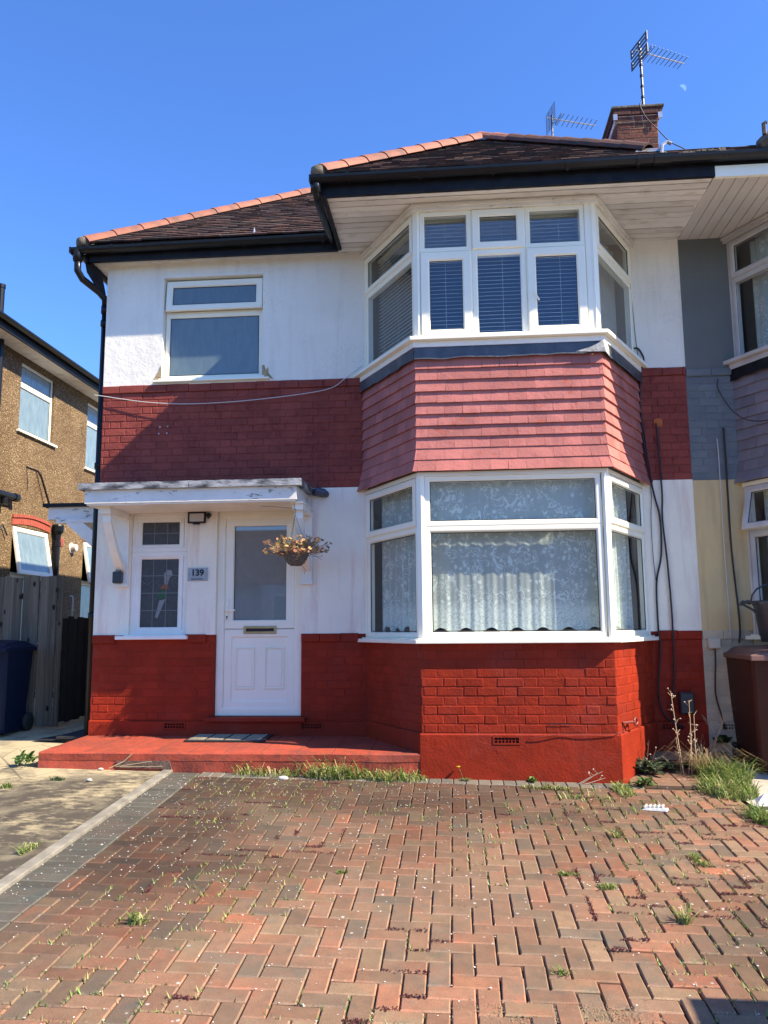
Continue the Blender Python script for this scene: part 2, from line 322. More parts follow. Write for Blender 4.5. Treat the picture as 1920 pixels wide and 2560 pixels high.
# ------------------------------------------------------------------ mesh helpers
class MB:
    def __init__(s): s.v = []; s.f = []; s.c = []; s.mi = []; s.uv = None
    def poly(s, pts, c=(1, 1, 1), mi=0):
        i = len(s.v); s.v += [tuple(p) for p in pts]; s.f.append(tuple(range(i, i+len(pts)))); s.c.append(c); s.mi.append(mi)
    def mesh(s, vs, fs, c=(1, 1, 1), mi=0):
        i = len(s.v); s.v += [tuple(p) for p in vs]
        for f in fs: s.f.append(tuple(i+k for k in f)); s.c.append(c); s.mi.append(mi)
    def hexa(s, p, c=(1, 1, 1), mi=0, back=True):  # p: 4 bottom (ccw) + 4 top
        fs = [(4, 5, 6, 7), (0, 1, 5, 4), (1, 2, 6, 5), (2, 3, 7, 6), (3, 0, 4, 7)]
        if back: fs.append((3, 2, 1, 0))
        s.mesh(p, fs, c, mi)
    def box(s, x0, x1, y0, y1, z0, z1, c=(1, 1, 1), mi=0, ch=0):
        if ch:
            vs = []
            for z, k in ((z0, ch), (z0+ch, 0), (z1-ch, 0), (z1, ch)):
                vs += [(x0+k, y0+k, z), (x1-k, y0+k, z), (x1-k, y1-k, z), (x0+k, y1-k, z)]
            fs = [(3, 2, 1, 0), (12, 13, 14, 15)]
            for r in range(3):
                for q in range(4):
                    a = r*4+q; b2 = r*4+(q+1) % 4; fs.append((a, b2, b2+4, a+4))
            s.mesh(vs, fs, c, mi)
        else:
            s.hexa([(x0, y0, z0), (x1, y0, z0), (x1, y1, z0), (x0, y1, z0), (x0, y0, z1), (x1, y0, z1), (x1, y1, z1), (x0, y1, z1)], c, mi)
    def prism(s, poly, vec, c=(1, 1, 1), mi=0):  # poly list of 3d pts, extruded by vec
        n = len(poly); vec = Vector(vec); a = [Vector(p) for p in poly]; b = [p+vec for p in a]
        s.mesh(a+b, [tuple(range(n-1, -1, -1)), tuple(range(n, 2*n))]+[(i, (i+1) % n, n+(i+1) % n, n+i) for i in range(n)], c, mi)
    def tube(s, pts, r, n=8, c=(1, 1, 1), mi=0, cap=True):
        pts = [Vector(p) for p in pts]; rr = r if isinstance(r, (list, tuple)) else [r]*len(pts)
        vs = []; up = None
        for i, p in enumerate(pts):
            t = (pts[min(i+1, len(pts)-1)]-pts[max(i-1, 0)]).normalized()
            if up is None: up = t.orthogonal().normalized()
            up = (up - t*up.dot(t));
            up = up.normalized() if up.length > 1e-6 else t.orthogonal().normalized()
            sd = t.cross(up)
            for k in range(n):
                a = 2*pi*k/n; vs.append(p+(up*cos(a)+sd*sin(a))*rr[i])
        fs = [(i*n+k, i*n+(k+1) % n, (i+1)*n+(k+1) % n, (i+1)*n+k) for i in range(len(pts)-1) for k in range(n)]
        if cap: fs += [tuple(range(n-1, -1, -1)), tuple((len(pts)-1)*n+k for k in range(n))]
        s.mesh(vs, fs, c, mi)
    def lathe(s, prof, org=(0, 0, 0), n=16, c=(1, 1, 1), mi=0, ax='z', sc=(1, 1)):
        vs = []
        for r, h in prof:
            for k in range(n):
                a = 2*pi*k/n; x, y = r*cos(a)*sc[0], r*sin(a)*sc[1]
                q = (x, y, h) if ax == 'z' else ((x, -h, y) if ax == 'y' else (h, x, y))
                vs.append((org[0]+q[0], org[1]+q[1], org[2]+q[2]))
        m = len(prof)
        s.mesh(vs, [(i*n+k, i*n+(k+1) % n, (i+1)*n+(k+1) % n, (i+1)*n+k) for i in range(m-1) for k in range(n)]
               + [tuple(range(n-1, -1, -1)), tuple((m-1)*n+k for k in range(n))], c, mi)
    def build(s, name, mats, parent=None, smooth=False, local=None, bevel=0):
        me = bpy.data.meshes.new(name)
        off = Vector((0, 0, 0))
        if parent is not None: off = world_of(parent)
        if local is not None: off = Vector(local)
        me.from_pydata([(x-off.x, y-off.y, z-off.z) for x, y, z in s.v], [], s.f)
        mats = mats if isinstance(mats, (list, tuple)) else [mats]
        for m in mats: me.materials.append(m)
        ca = me.color_attributes.new('Col', 'FLOAT_COLOR', 'CORNER'); k = 0
        data = []
        for f, c in zip(s.f, s.c):
            cc = (c[0], c[1], c[2], 1.)
            for _ in f: data.extend(cc)
        ca.data.foreach_set('color', data)
        me.polygons.foreach_set('material_index', s.mi)
        if smooth: me.polygons.foreach_set('use_smooth', [True]*len(s.f))
        if s.uv is not None:
            a = me.attributes.new('uvw', 'FLOAT_VECTOR', 'POINT'); a.data.foreach_set('vector', [q for p in s.uv for q in p])
        bm = bmesh.new(); bm.from_mesh(me)
        bmesh.ops.recalc_face_normals(bm, faces=bm.faces); bm.to_mesh(me); bm.free()
        me.update()
        o = bpy.data.objects.new(name, me); SC.collection.objects.link(o)
        if parent is not None: o.parent = parent; WO[o.name] = off
        else: o.location = off; WO[o.name] = off
        if bevel:
            md = o.modifiers.new('bev', 'BEVEL'); md.width = bevel; md.segments = 2; md.limit_method = 'ANGLE'
        return o
WO = {}
def world_of(o): return WO[o.name]
def tag(o, label=None, cat=None, group=None, kind=None):
    if label: o['label'] = label
    if cat: o['category'] = cat
    if group: o['group'] = group
    if kind: o['kind'] = kind
    return o
def thing(name, label, cat, loc, group=None):
    o = bpy.data.objects.new(name, None); SC.collection.objects.link(o); o.location = loc; o.empty_display_size = .1
    WO[o.name] = Vector(loc); return tag(o, label, cat, group)
def top(mb, name, mats, loc, label=None, cat=None, group=None, kind=None, smooth=False, bevel=0):
    return tag(mb.build(name, mats, None, smooth, loc, bevel), label, cat, group, kind)

class Fr:  # a vertical facet: origin (x,y), unit direction along it, outward normal
    def __init__(s, o, d, n=None):
        s.o = Vector(o); s.d = Vector(d).normalized(); s.n = Vector(n) if n else Vector((s.d.y, -s.d.x))
    def __call__(s, u, d, z): q = s.o+s.d*u+s.n*d; return (q.x, q.y, z)
WALL = Fr((0, 0), (1, 0))
def fbox(mb, F, u0, u1, d0, d1, z0, z1, c=(1, 1, 1), mi=0, ch=0):
    if ch:
        vs = [F(u0, d0, z0), F(u1, d0, z0), F(u1, d0, z1), F(u0, d0, z1), F(u0, d1-ch, z0), F(u1, d1-ch, z0), F(u1, d1-ch, z1), F(u0, d1-ch, z1),
              F(u0+ch, d1, z0+ch), F(u1-ch, d1, z0+ch), F(u1-ch, d1, z1-ch), F(u0+ch, d1, z1-ch)]
        fs = [(0, 1, 2, 3), (8, 9, 10, 11)]
        for a in (0, 4):
            for q in range(4): fs.append((a+q, a+(q+1) % 4, a+4+(q+1) % 4, a+4+q))
        mb.mesh(vs, fs, c, mi)
    else:
        mb.hexa([F(u0, d0, z0), F(u1, d0, z0), F(u1, d0, z1), F(u0, d0, z1), F(u0, d1, z0), F(u1, d1, z0), F(u1, d1, z1), F(u0, d1, z1)], c, mi)
def ring(mb, F, u0, u1, z0, z1, wd, d0, d1, c=(1, 1, 1), inset=.012, mi=0):
    def R(a, d): return [F(u0+a, d, z0+a), F(u1-a, d, z0+a), F(u1-a, d, z1-a), F(u0+a, d, z1-a)]
    ch = min(.006, (d1-d0)*.4)
    L = [R(0, d0), R(0, d1-ch), R(ch, d1), R(wd-inset, d1), R(wd, d1-inset), R(wd, d0)]
    vs = [p for r in L for p in r]
    mb.mesh(vs, [(4*i+q, 4*i+(q+1) % 4, 4*i+4+(q+1) % 4, 4*i+4+q) for i in range(5) for q in range(4)]+[(20+q, 20+(q+1) % 4, (q+1) % 4, q) for q in range(4)], c, mi)
def wall_quads(mb, F, u0, u1, z0, z1, holes=(), d=0, rev=.09, c=(1, 1, 1), step=.5):
    us = sorted({u0, u1, *[h[0] for h in holes], *[h[1] for h in holes]}); zs = sorted({z0, z1, *[h[2] for h in holes], *[h[3] for h in holes]})
    us = [x for x in us if u0 <= x <= u1]; zs = [x for x in zs if z0 <= x <= z1]
    for a, b in zip(us, us[1:]):
        for e, g in zip(zs, zs[1:]):
            m, n = (a+b)/2, (e+g)/2
            if any(h[0] < m < h[1] and h[2] < n < h[3] for h in holes): continue
            mb.poly([F(a, d, e), F(b, d, e), F(b, d, g), F(a, d, g)], c)
    for h in holes:
        a, b, e, g = max(h[0], u0), min(h[1], u1), max(h[2], z0), min(h[3], z1)
        if a >= b or e >= g: continue
        if h[0] > u0: mb.poly([F(a, d, e), F(a, d-rev, e), F(a, d-rev, g), F(a, d, g)], c)
        if h[1] < u1: mb.poly([F(b, d, e), F(b, d-rev, e), F(b, d-rev, g), F(b, d, g)], c)
        if h[2] >= z0: mb.poly([F(a, d, e), F(b, d, e), F(b, d-rev, e), F(a, d-rev, e)], c)
        if h[3] <= z1: mb.poly([F(a, d, g), F(b, d, g), F(b, d-rev, g), F(a, d-rev, g)], c)
rnd = random.Random(3)
def bricks(mb, F, u0, u1, z0, z1, holes=(), prot=.006, base=(1, 1, 1), ph=0., var=.1, courses=None, cols=None, sub=0):
    n = courses or round((z1-z0)/.075); ch = (z1-z0)/n
    for i in range(n):
        e = z0+i*ch; u = u0-.3375+ph+(i % 2)*.16875; k = 0
        zt = e+ch-.007; zb = e+.001
        while u < u1:
            L = .225 if k % 2 == 0 else .1125; a, b = u+.0038, u+L-.0038; u += L; k += 1
            a = max(a, u0+.002); b = min(b, u1-.002)
            segs = [(a, b)]
            for h in holes:
                if h[2] < zt-.01 and h[3] > zb+.01:
                    ns = []
                    for p, q in segs:
                        if q <= h[0] or p >= h[1]: ns.append((p, q))
                        else:
                            if p < h[0]: ns.append((p, h[0]-.003))
                            if q > h[1]: ns.append((h[1]+.003, q))
                    segs = ns
            for p, q in segs:
                if q-p < .02: continue
                j = lambda s=.0022: rnd.uniform(-s, s)
                pr = prot+rnd.uniform(-.002, .002); cf = 1+rnd.uniform(-var, var)
                c = cols(rnd) if cols else (base[0]*cf, base[1]*cf, base[2]*cf); m = .0045
                cor = [(p+j(), zb+j(.0015)), (q+j(), zb+j(.0015)), (q+j(), zt+j()), (p+j(), zt+j())]
                ins = [(cor[0][0]+m, cor[0][1]+m), (cor[1][0]-m, cor[1][1]+m), (cor[2][0]-m, cor[2][1]-m), (cor[3][0]+m, cor[3][1]-m)]
                t = [rnd.uniform(-.0012, .0012) for _ in range(4)]
                vs = [F(x, .0, z) for x, z in cor]+[F(x, pr-.0025, z) for x, z in cor]+[F(x, pr+tt, z) for (x, z), tt in zip(ins, t)]
                mb.mesh(vs, [(8, 9, 10, 11)]+[(r+s_, r+(s_+1) % 4, r+4+(s_+1) % 4, r+4+s_) for r in (0, 4) for s_ in range(4)], c)

# ------------------------------------------------------------------ ground
def gz(x, y): return -1.13-.02*min(max(x, -3.6), 2.5)+.064*min(max(y, -12), 2)
def sheet(x0, x1, y0, y1, off, nx=12, ny=16, fn=gz, wob=0):
    mb = MB(); vs = []
    for j in range(ny+1):
        for i in range(nx+1):
            x, y = x0+(x1-x0)*i/nx, y0+(y1-y0)*j/ny
            vs.append((x, y, fn(x, y)+off+(noise.noise(Vector((x*1.3, y*1.3, 0)))*wob if wob else 0)))
    mb.mesh(vs, [(j*(nx+1)+i, j*(nx+1)+i+1, (j+1)*(nx+1)+i+1, (j+1)*(nx+1)+i) for j in range(ny) for i in range(nx)]); return mb
mb = MB(); mb.poly([(-300, -300, -2.1), (300, -300, -2.1), (300, 300, -2.1), (-300, 300, -2.1)])
top(mb, 'ground', M_soil, (0, 0, -2.1), kind='structure')
top(sheet(-14, 14, -12.6, 16, -.05), 'sub_base', M_soil, (0, -1, -1.2), kind='structure')
top(sheet(-120, 120, -24, -12.6, -.048, fn=lambda x, y: -1.93+.0*y), 'road', M_tarmac, (0, -16, -1.95), kind='structure')
XP = -2.17  # inner line of the soldier course
top(sheet(XP, 2.12, -12, -.3, -.034), 'paving_bed', M_sand, (0, -3, -1.3), kind='structure')
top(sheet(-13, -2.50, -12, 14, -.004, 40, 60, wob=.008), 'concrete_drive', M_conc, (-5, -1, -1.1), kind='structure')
top(sheet(2.18, 13, -12, -.0, -.006, 20, 20), 'neighbour_concrete_path', M_slab, (5, -2, -1.3), kind='structure')
mb = MB(); r2 = random.Random(5); yy = -.96
while yy > -12:
    L = .9+r2.uniform(-.02, .02); a, b = yy-L+.006, yy
    dz = r2.uniform(-.003, .004)
    p = [(-2.502, a), (-2.422, a), (-2.422, b), (-2.502, b)]
    mb.hexa([(x, y, gz(x, y)-.1) for x, y in p]+[(x, y, gz(x, y)+.012+dz) for x, y in p]); yy -= L
top(mb, 'kerb_edging', M_edging, (-2.46, -5, -1.2), kind='structure', bevel=.006)
PAL = [((.285, .142, .082), 3.0), ((.245, .140, .084), 3.6), ((.215, .136, .084), 3.6), ((.175, .126, .084), 2.2), ((.140, .120, .086), 1.1), ((.250, .172, .100), 2.6), ((.330, .145, .075), .8)]
def pick(r):
    t = r.uniform(0, sum(p[1] for p in PAL))
    for c, wgt in PAL:
        t -= wgt
        if t <= 0: break
    return tuple(v*.66+m_*.34 for v, m_ in zip(c, (.235, .142, .088)))
def paver(mb, x0, x1, y0, y1, r, c, lift=0., rot=0.):
    cx, cy = (x0+x1)/2, (y0+y1)/2; hx, hy = (x1-x0)/2, (y1-y0)/2
    tx, ty = r.uniform(-.012, .012), r.uniform(-.012, .012); dz = r.uniform(-.0015, .0015)+lift; ro = rot+r.uniform(-.010, .010); ca, sa = cos(ro), sin(ro)
    def P(sx, sy, k, z):
        lx, ly = sx*(hx-k), sy*(hy-k); x, y = cx+lx*ca-ly*sa, cy+lx*sa+ly*ca
        return (x, y, gz(x, y)+z+dz+tx*lx+ty*ly)
    vs = []
    cn = [(-1, -1), (1, -1), (1, 1), (-1, 1)]
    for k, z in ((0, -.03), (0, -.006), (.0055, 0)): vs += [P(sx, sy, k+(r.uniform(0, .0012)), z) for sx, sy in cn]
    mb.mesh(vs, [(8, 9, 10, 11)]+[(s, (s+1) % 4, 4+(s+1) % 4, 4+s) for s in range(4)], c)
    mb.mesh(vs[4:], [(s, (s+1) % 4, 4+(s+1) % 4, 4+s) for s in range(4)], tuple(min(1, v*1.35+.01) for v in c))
mb = MB(); r2 = random.Random(11); a = .1012; JO = []
NX = int((2.18-XP)/a)+1; NY = int(7.4/a)
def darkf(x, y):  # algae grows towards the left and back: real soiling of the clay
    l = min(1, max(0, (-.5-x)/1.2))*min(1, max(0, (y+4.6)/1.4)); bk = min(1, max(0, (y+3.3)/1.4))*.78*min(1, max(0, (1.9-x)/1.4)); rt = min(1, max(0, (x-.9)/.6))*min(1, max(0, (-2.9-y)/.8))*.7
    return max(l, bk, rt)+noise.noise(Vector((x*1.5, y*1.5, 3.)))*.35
for i in range(-1, NX+1):
    for j in range(-1, NY):
        x, y = XP+.004+i*a, -1.115-(j+1)*a; m = (i+j) % 4
        # rows counted from the back: j grows towards the camera
        if m == 0: rc = (x, x+2*a, y, y+a)
        elif m == 3: rc = (x, x+a, y, y+2*a)
        else: continue
        x0, x1, y0, y1 = rc; x0 = max(x0, XP+.004); x1 = min(x1, 2.14); y1 = min(y1, -1.115)
        if x1-x0 < .03 or y1-y0 < .03: continue
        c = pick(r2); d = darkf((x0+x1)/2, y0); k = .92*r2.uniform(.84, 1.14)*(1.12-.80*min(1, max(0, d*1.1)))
        if d > .1: pass
        c = tuple(q*(1-.0*g) for q, g in zip(c, (0, .03, .06)))
        g = .0022 if x0 < -.2 else .0022+.0016*min(1, (x0+.2)/1.2)
        lf = 0.; ro = 0.
        if .1 < x0 < .95 and -4.9 < y0 < -4.0: lf = .008*sin((x0-.1)*8); ro = r2.uniform(-.03, .05)
        paver(mb, x0+g, x1-g, y0+g, y1-g, r2, tuple(q*k for q in c), lf, ro); JO.append((x0, x1, y0, y1))
top(mb, 'block_paving', M_paver, (0, -3, -1.3), kind='structure')
mb = MB(); yy = -1.0
while yy > -9:  # charcoal soldier course beside the edging
    k = r2.uniform(.8, 1.15); paver(mb, -2.415, XP-.003, yy-.098, yy, r2, (.088*k, .084*k, .066*k)); yy -= .1015
xx = XP+.01
while xx < 1.9:     # charcoal header course along the step and the bay
    k = r2.uniform(.85, 1.2)
    if xx < 1.45: paver(mb, xx, xx+.098, -1.11, -.955, r2, (.15*k, .14*k, .11*k))
    xx += .1015
top(mb, 'paving_border', M_paver, (0, -3, -1.3), kind='structure')
for (x0, x1, y0, y1) in ((1.42, 2.12, -.36, -.95),):
    mb = MB(); yy = y0
    while yy > y1:
        xx = x0
        while xx < x1: paver(mb, xx, min(xx+.199, x1), yy-.098, yy, r2, tuple(q*.9 for q in pick(r2))); xx += .202
        yy -= .101
    top(mb, 'corner_paving', M_paver, (1.8, -.6, -1.2), kind='structure')
mb = MB()
for k in range(2200):
    u_, v_ = r2.gauss(0, 1), r2.gauss(0, 1); x = .38+.13*u_+(.10 if k % 3 else -.10); y = -4.53+.045*v_; s_ = r2.uniform(.0015, .0042); z = gz(x, y)+r2.uniform(-.001, .003); a_ = r2.uniform(0, 3)
    mb.mesh([(x+s_*cos(a_+q*1.26)*r2.uniform(.7, 1.1), y+s_*sin(a_+q*1.26), z) for q in range(5)]+[(x, y, z+.003)], [(q, (q+1) % 5, 5) for q in range(5)])
top(mb, 'spilt_sand', M_sandpile, (.36, -4.52, -1.43), 'patch of pale sand spilt over sunken paving blocks', 'sand', kind='stuff')

# ------------------------------------------------------------------ main house geometry constants
XL, XR, B, T = -3.615, 2.33, 1.453, 3.918
BAY = [(-.857, 0), (-.285, -.943), (1.335, -.943), (1.858, 0)]
def offs(path, d, wall=0.):
    n = len(path); ds = [(Vector(path[i+1])-Vector(path[i])).normalized() for i in range(n-1)]
    ns = [Vector((q.y, -q.x)) for q in ds]; out = []
    for i in range(n):
        if i in (0, n-1):
            k = 0 if i == 0 else -1; p = Vector(path[i])+ns[k]*d; q = ds[k]; t = (wall-p.y)/q.y; out.append(p+q*t)
        else:
            b = (ns[i-1]+ns[i]).normalized(); out.append(Vector(path[i])+b*(d/b.dot(ns[i])))
    return [(p.x, p.y) for p in out]
def slab(mb, path, d, z0, z1, inner=None, wall=0., c=(1, 1, 1), mi=0):
    o = offs(path, d, wall)
    if inner is None: mb.prism([(x, y, z0) for x, y in o], (0, 0, z1-z0), c, mi)
    else:
        q = offs(path, inner, wall)
        for k in range(3):
            a, b, e, g = o[k], o[k+1], q[k+1], q[k]
            mb.hexa([(a[0], a[1], z0), (b[0], b[1], z0), (e[0], e[1], z0), (g[0], g[1], z0), (a[0], a[1], z1), (b[0], b[1], z1), (e[0], e[1], z1), (g[0], g[1], z1)], c, mi)
def facets(path, d=0., wall=0.):
    o = offs(path, d, wall); return [(Fr(o[k], Vector(o[k+1])-Vector(o[k])), (Vector(o[k+1])-Vector(o[k])).length) for k in range(3)]
class Tilt(Fr):
    def __init__(s, F, hz, an): s.o, s.d, s.n, s.hz, s.an = F.o, F.d, F.n, hz, an
    def __call__(s, u, d, z):
        k = z-s.hz; q = s.o+s.d*u+s.n*(d*cos(s.an)-k*sin(s.an)); return (q.x, q.y, s.hz+k*cos(s.an)+d*sin(s.an))
def window(parent, F, cells, mat, dz=0., glass=None, sash_parent=True, open_deg=0, name='window', mullion=.05, depth=.06, mat_g=None):
    """cells: (u0,u1,z0,z1,kind,margin). Builds frame part with sash and pane sub-parts"""
    fr = MB()
    for (u0, u1, z0, z1, kd, mg) in cells: ring(fr, F, u0, u1, z0, z1, mullion if kd == 'fix' else (.04 if kd == 'vent' else .028), -depth, dz)
    W = fr.build(name, mat, parent)
    for (u0, u1, z0, z1, kd, mg) in cells:
        e = mg; F0 = F
        if kd == 'vent': kd = 'sash'; F = Tilt(F0, z1-.02, radians(14))
        if kd == 'sash':
            s = MB(); ring(s, F, u0+.008, u1-.008, z0+.008, z1-.008, mg-.008, dz-.03, dz+.016); s.build('sash', mat, W)
        p = MB(); gd = dz-.012 if kd == 'fix' else dz-.004
        fbox(p, F, u0+e-.004, u1-e+.004, gd-.006, gd-.001, z0+e-.004, z1-e+.004)
        p.build('pane', mat_g or M_glass, W)
        g = MB(); ring(g, F, u0+e-.003, u1-e+.003, z0+e-.003, z1-e+.003, .007, gd-.004, gd+.004, inset=.002); g.build('gasket', M_gasket, W); F = F0
    return W

H = thing('semi_detached_house', 'white rendered semi with red painted brick bands and two storey bay', 'house', (-.6, 0, -1.15))
W1 = (-2.99, -1.925, 2.60, 3.755)          # upper left window opening
LW = (-3.25, -2.66, -.0, 1.235)            # leaded window opening
DR = (-2.363, -1.497, -.79, 1.245)         # door opening
SF = B+.0                                  # bottom of red band
zb1 = 2.578; zb0 = 2.503                   # top of band; cap course bottom
bayhole_up = (BAY[0][0]+.02, BAY[3][0]-.02, 2.60, T+.01); bayhole_lo = (BAY[0][0]+.02, BAY[3][0]-.02, -.04, 1.41)
mb = MB(); wall_quads(mb, WALL, XL, XR, zb1, T+.02, [W1, bayhole_up], d=.012); mb.build('upper_wall', M_white, H)
mb = MB(); wall_quads(mb, WALL, XL, XR, .0, SF, [LW, DR, bayhole_lo], d=.010); mb.build('lower_wall', M_white_low, H)
mb = MB(); wall_quads(mb, WALL, XL, XR, SF, zb1, [], d=0)
bricks(mb, WALL, XL, XR, SF, zb0, ph=.03, courses=14); 
def cap(mb, F, u0, u1, z0, z1, hol=(), d=.022):
    u = u0
    while u < u1-.02:
        L = min(.21+rnd.uniform(-.03, .05), u1-u); 
        if not any(h[0] < u+L/2 < h[1] for h in hol): fbox(mb, F, u+.001, u+L-.002, -.01, d+rnd.uniform(-.002, .002), z0+rnd.uniform(-.002, .002), z1+rnd.uniform(-.003, .003), tuple([1+rnd.uniform(-.08, .08)]*3), ch=.004)
        u += L
cap(mb, WALL, XL-.004, XR, zb0, zb1+.002, [(BAY[0][0]-.02, BAY[3][0]+.02)])
mb.build('brick_band', M_band, H)
mb = MB(); hol = [(LW[0]-.09, LW[1]+.05, -.10, .1), (DR[0]-.002, DR[1]+.002, -.84, 1)]
wall_quads(mb, WALL, XL, XR, -.84, .0, [(DR[0], DR[1], -.79, 1.2)], d=0, rev=.06)
bricks(mb, WALL, XL, XR, -.825, -.075, hol, prot=.0030, ph=.02, courses=10)
cap(mb, WALL, XL-.004, BAY[0][0]-.07, -.075, .006, [(LW[0]-.1, LW[1]+.04), (DR[0], DR[1])]); cap(mb, WALL, 1.92, XR, -.075, .006)
mb.build('lower_brickwork', M_low, H)
def rough_plinth(mb, F, u0, u1, z0, z1, d, holes=()):
    wall_quads(mb, F, u0, u1, z0, z1, holes, d=d, rev=.04)
    mb.poly([F(u0, d, z1), F(u1, d, z1), F(u1, -.01, z1+.014), F(u0, -.01, z1+.014)])
AB = [(-2.862, -2.632), (-1.503, -1.275), (1.90, 2.12)]
mb = MB(); rough_plinth(mb, WALL, XL, XR, -1.35, -.838, .024, [(a, b, -.915, -.842) for a, b in AB])
mb.build('plinth', M_low, H)
def air_brick(parent, F, u0, u1, z0, z1, d, mat=M_low):
    m = MB(); wd = u1-u0; cell = (wd-.03)/7
    fbox(m, F, u0, u1, d-.03, d-.028, z0, z1, mi=1)
    for (a, b, e, g) in ((u0, u1, z0, z0+.012), (u0, u1, z1-.012, z1), (u0, u0+.015, z0+.012, z1-.012), (u1-.015, u1, z0+.012, z1-.012)): fbox(m, F, a, b, d-.028, d+.004, e, g)
    for k in range(1, 7): fbox(m, F, u0+.015+cell*k-.004, u0+.015+cell*k+.004, d-.028, d-.002, z0+.012, z1-.012)
    zc = (z0+z1)/2; fbox(m, F, u0+.015, u1-.015, d-.028, d-.004, zc-.004, zc+.004)
    return m.build('air_brick', [mat, M_dark], parent)
for a, b in AB: air_brick(H, WALL, a+.002, b-.002, -.913, -.844, .024)
# side and back walls, inside rooms
mb = MB()
for P in ([(XL, 0, -1.3), (XL, 7.8, -1.3), (XL, 7.8, T), (XL, 0, T)], [(XL, 7.8, -1.3), (9, 7.8, -1.3), (9, 7.8, T), (XL, 7.8, T)]): mb.poly(P)
mb.build('side_wall', M_white, H)
mb = MB()
for z0, z1 in ((-.8, 1.42), (2.42, 3.9)):
    x0, x1, y0, y1 = XL+.01, XR-.01, .10, 3.4
    for P in ([(x0, y1, z0), (x1, y1, z0), (x1, y1, z1), (x0, y1, z1)], [(x0, y0, z0), (x0, y1, z0), (x0, y1, z1), (x0, y0, z1)], [(x1, y0, z0), (x1, y1, z0), (x1, y1, z1), (x1, y0, z1)],
              [(x0, y0-.1, z0), (x1, y0-.1, z0), (x1, y1, z0), (x0, y1, z0)], [(x0, y0-.1, z1), (x1, y0-.1, z1), (x1, y1, z1), (x0, y1, z1)]): mb.poly(P)
    mb.box(-1.05, -.95, .1, 3.4, z0, z1)
mb.build('interior', M_room, H)

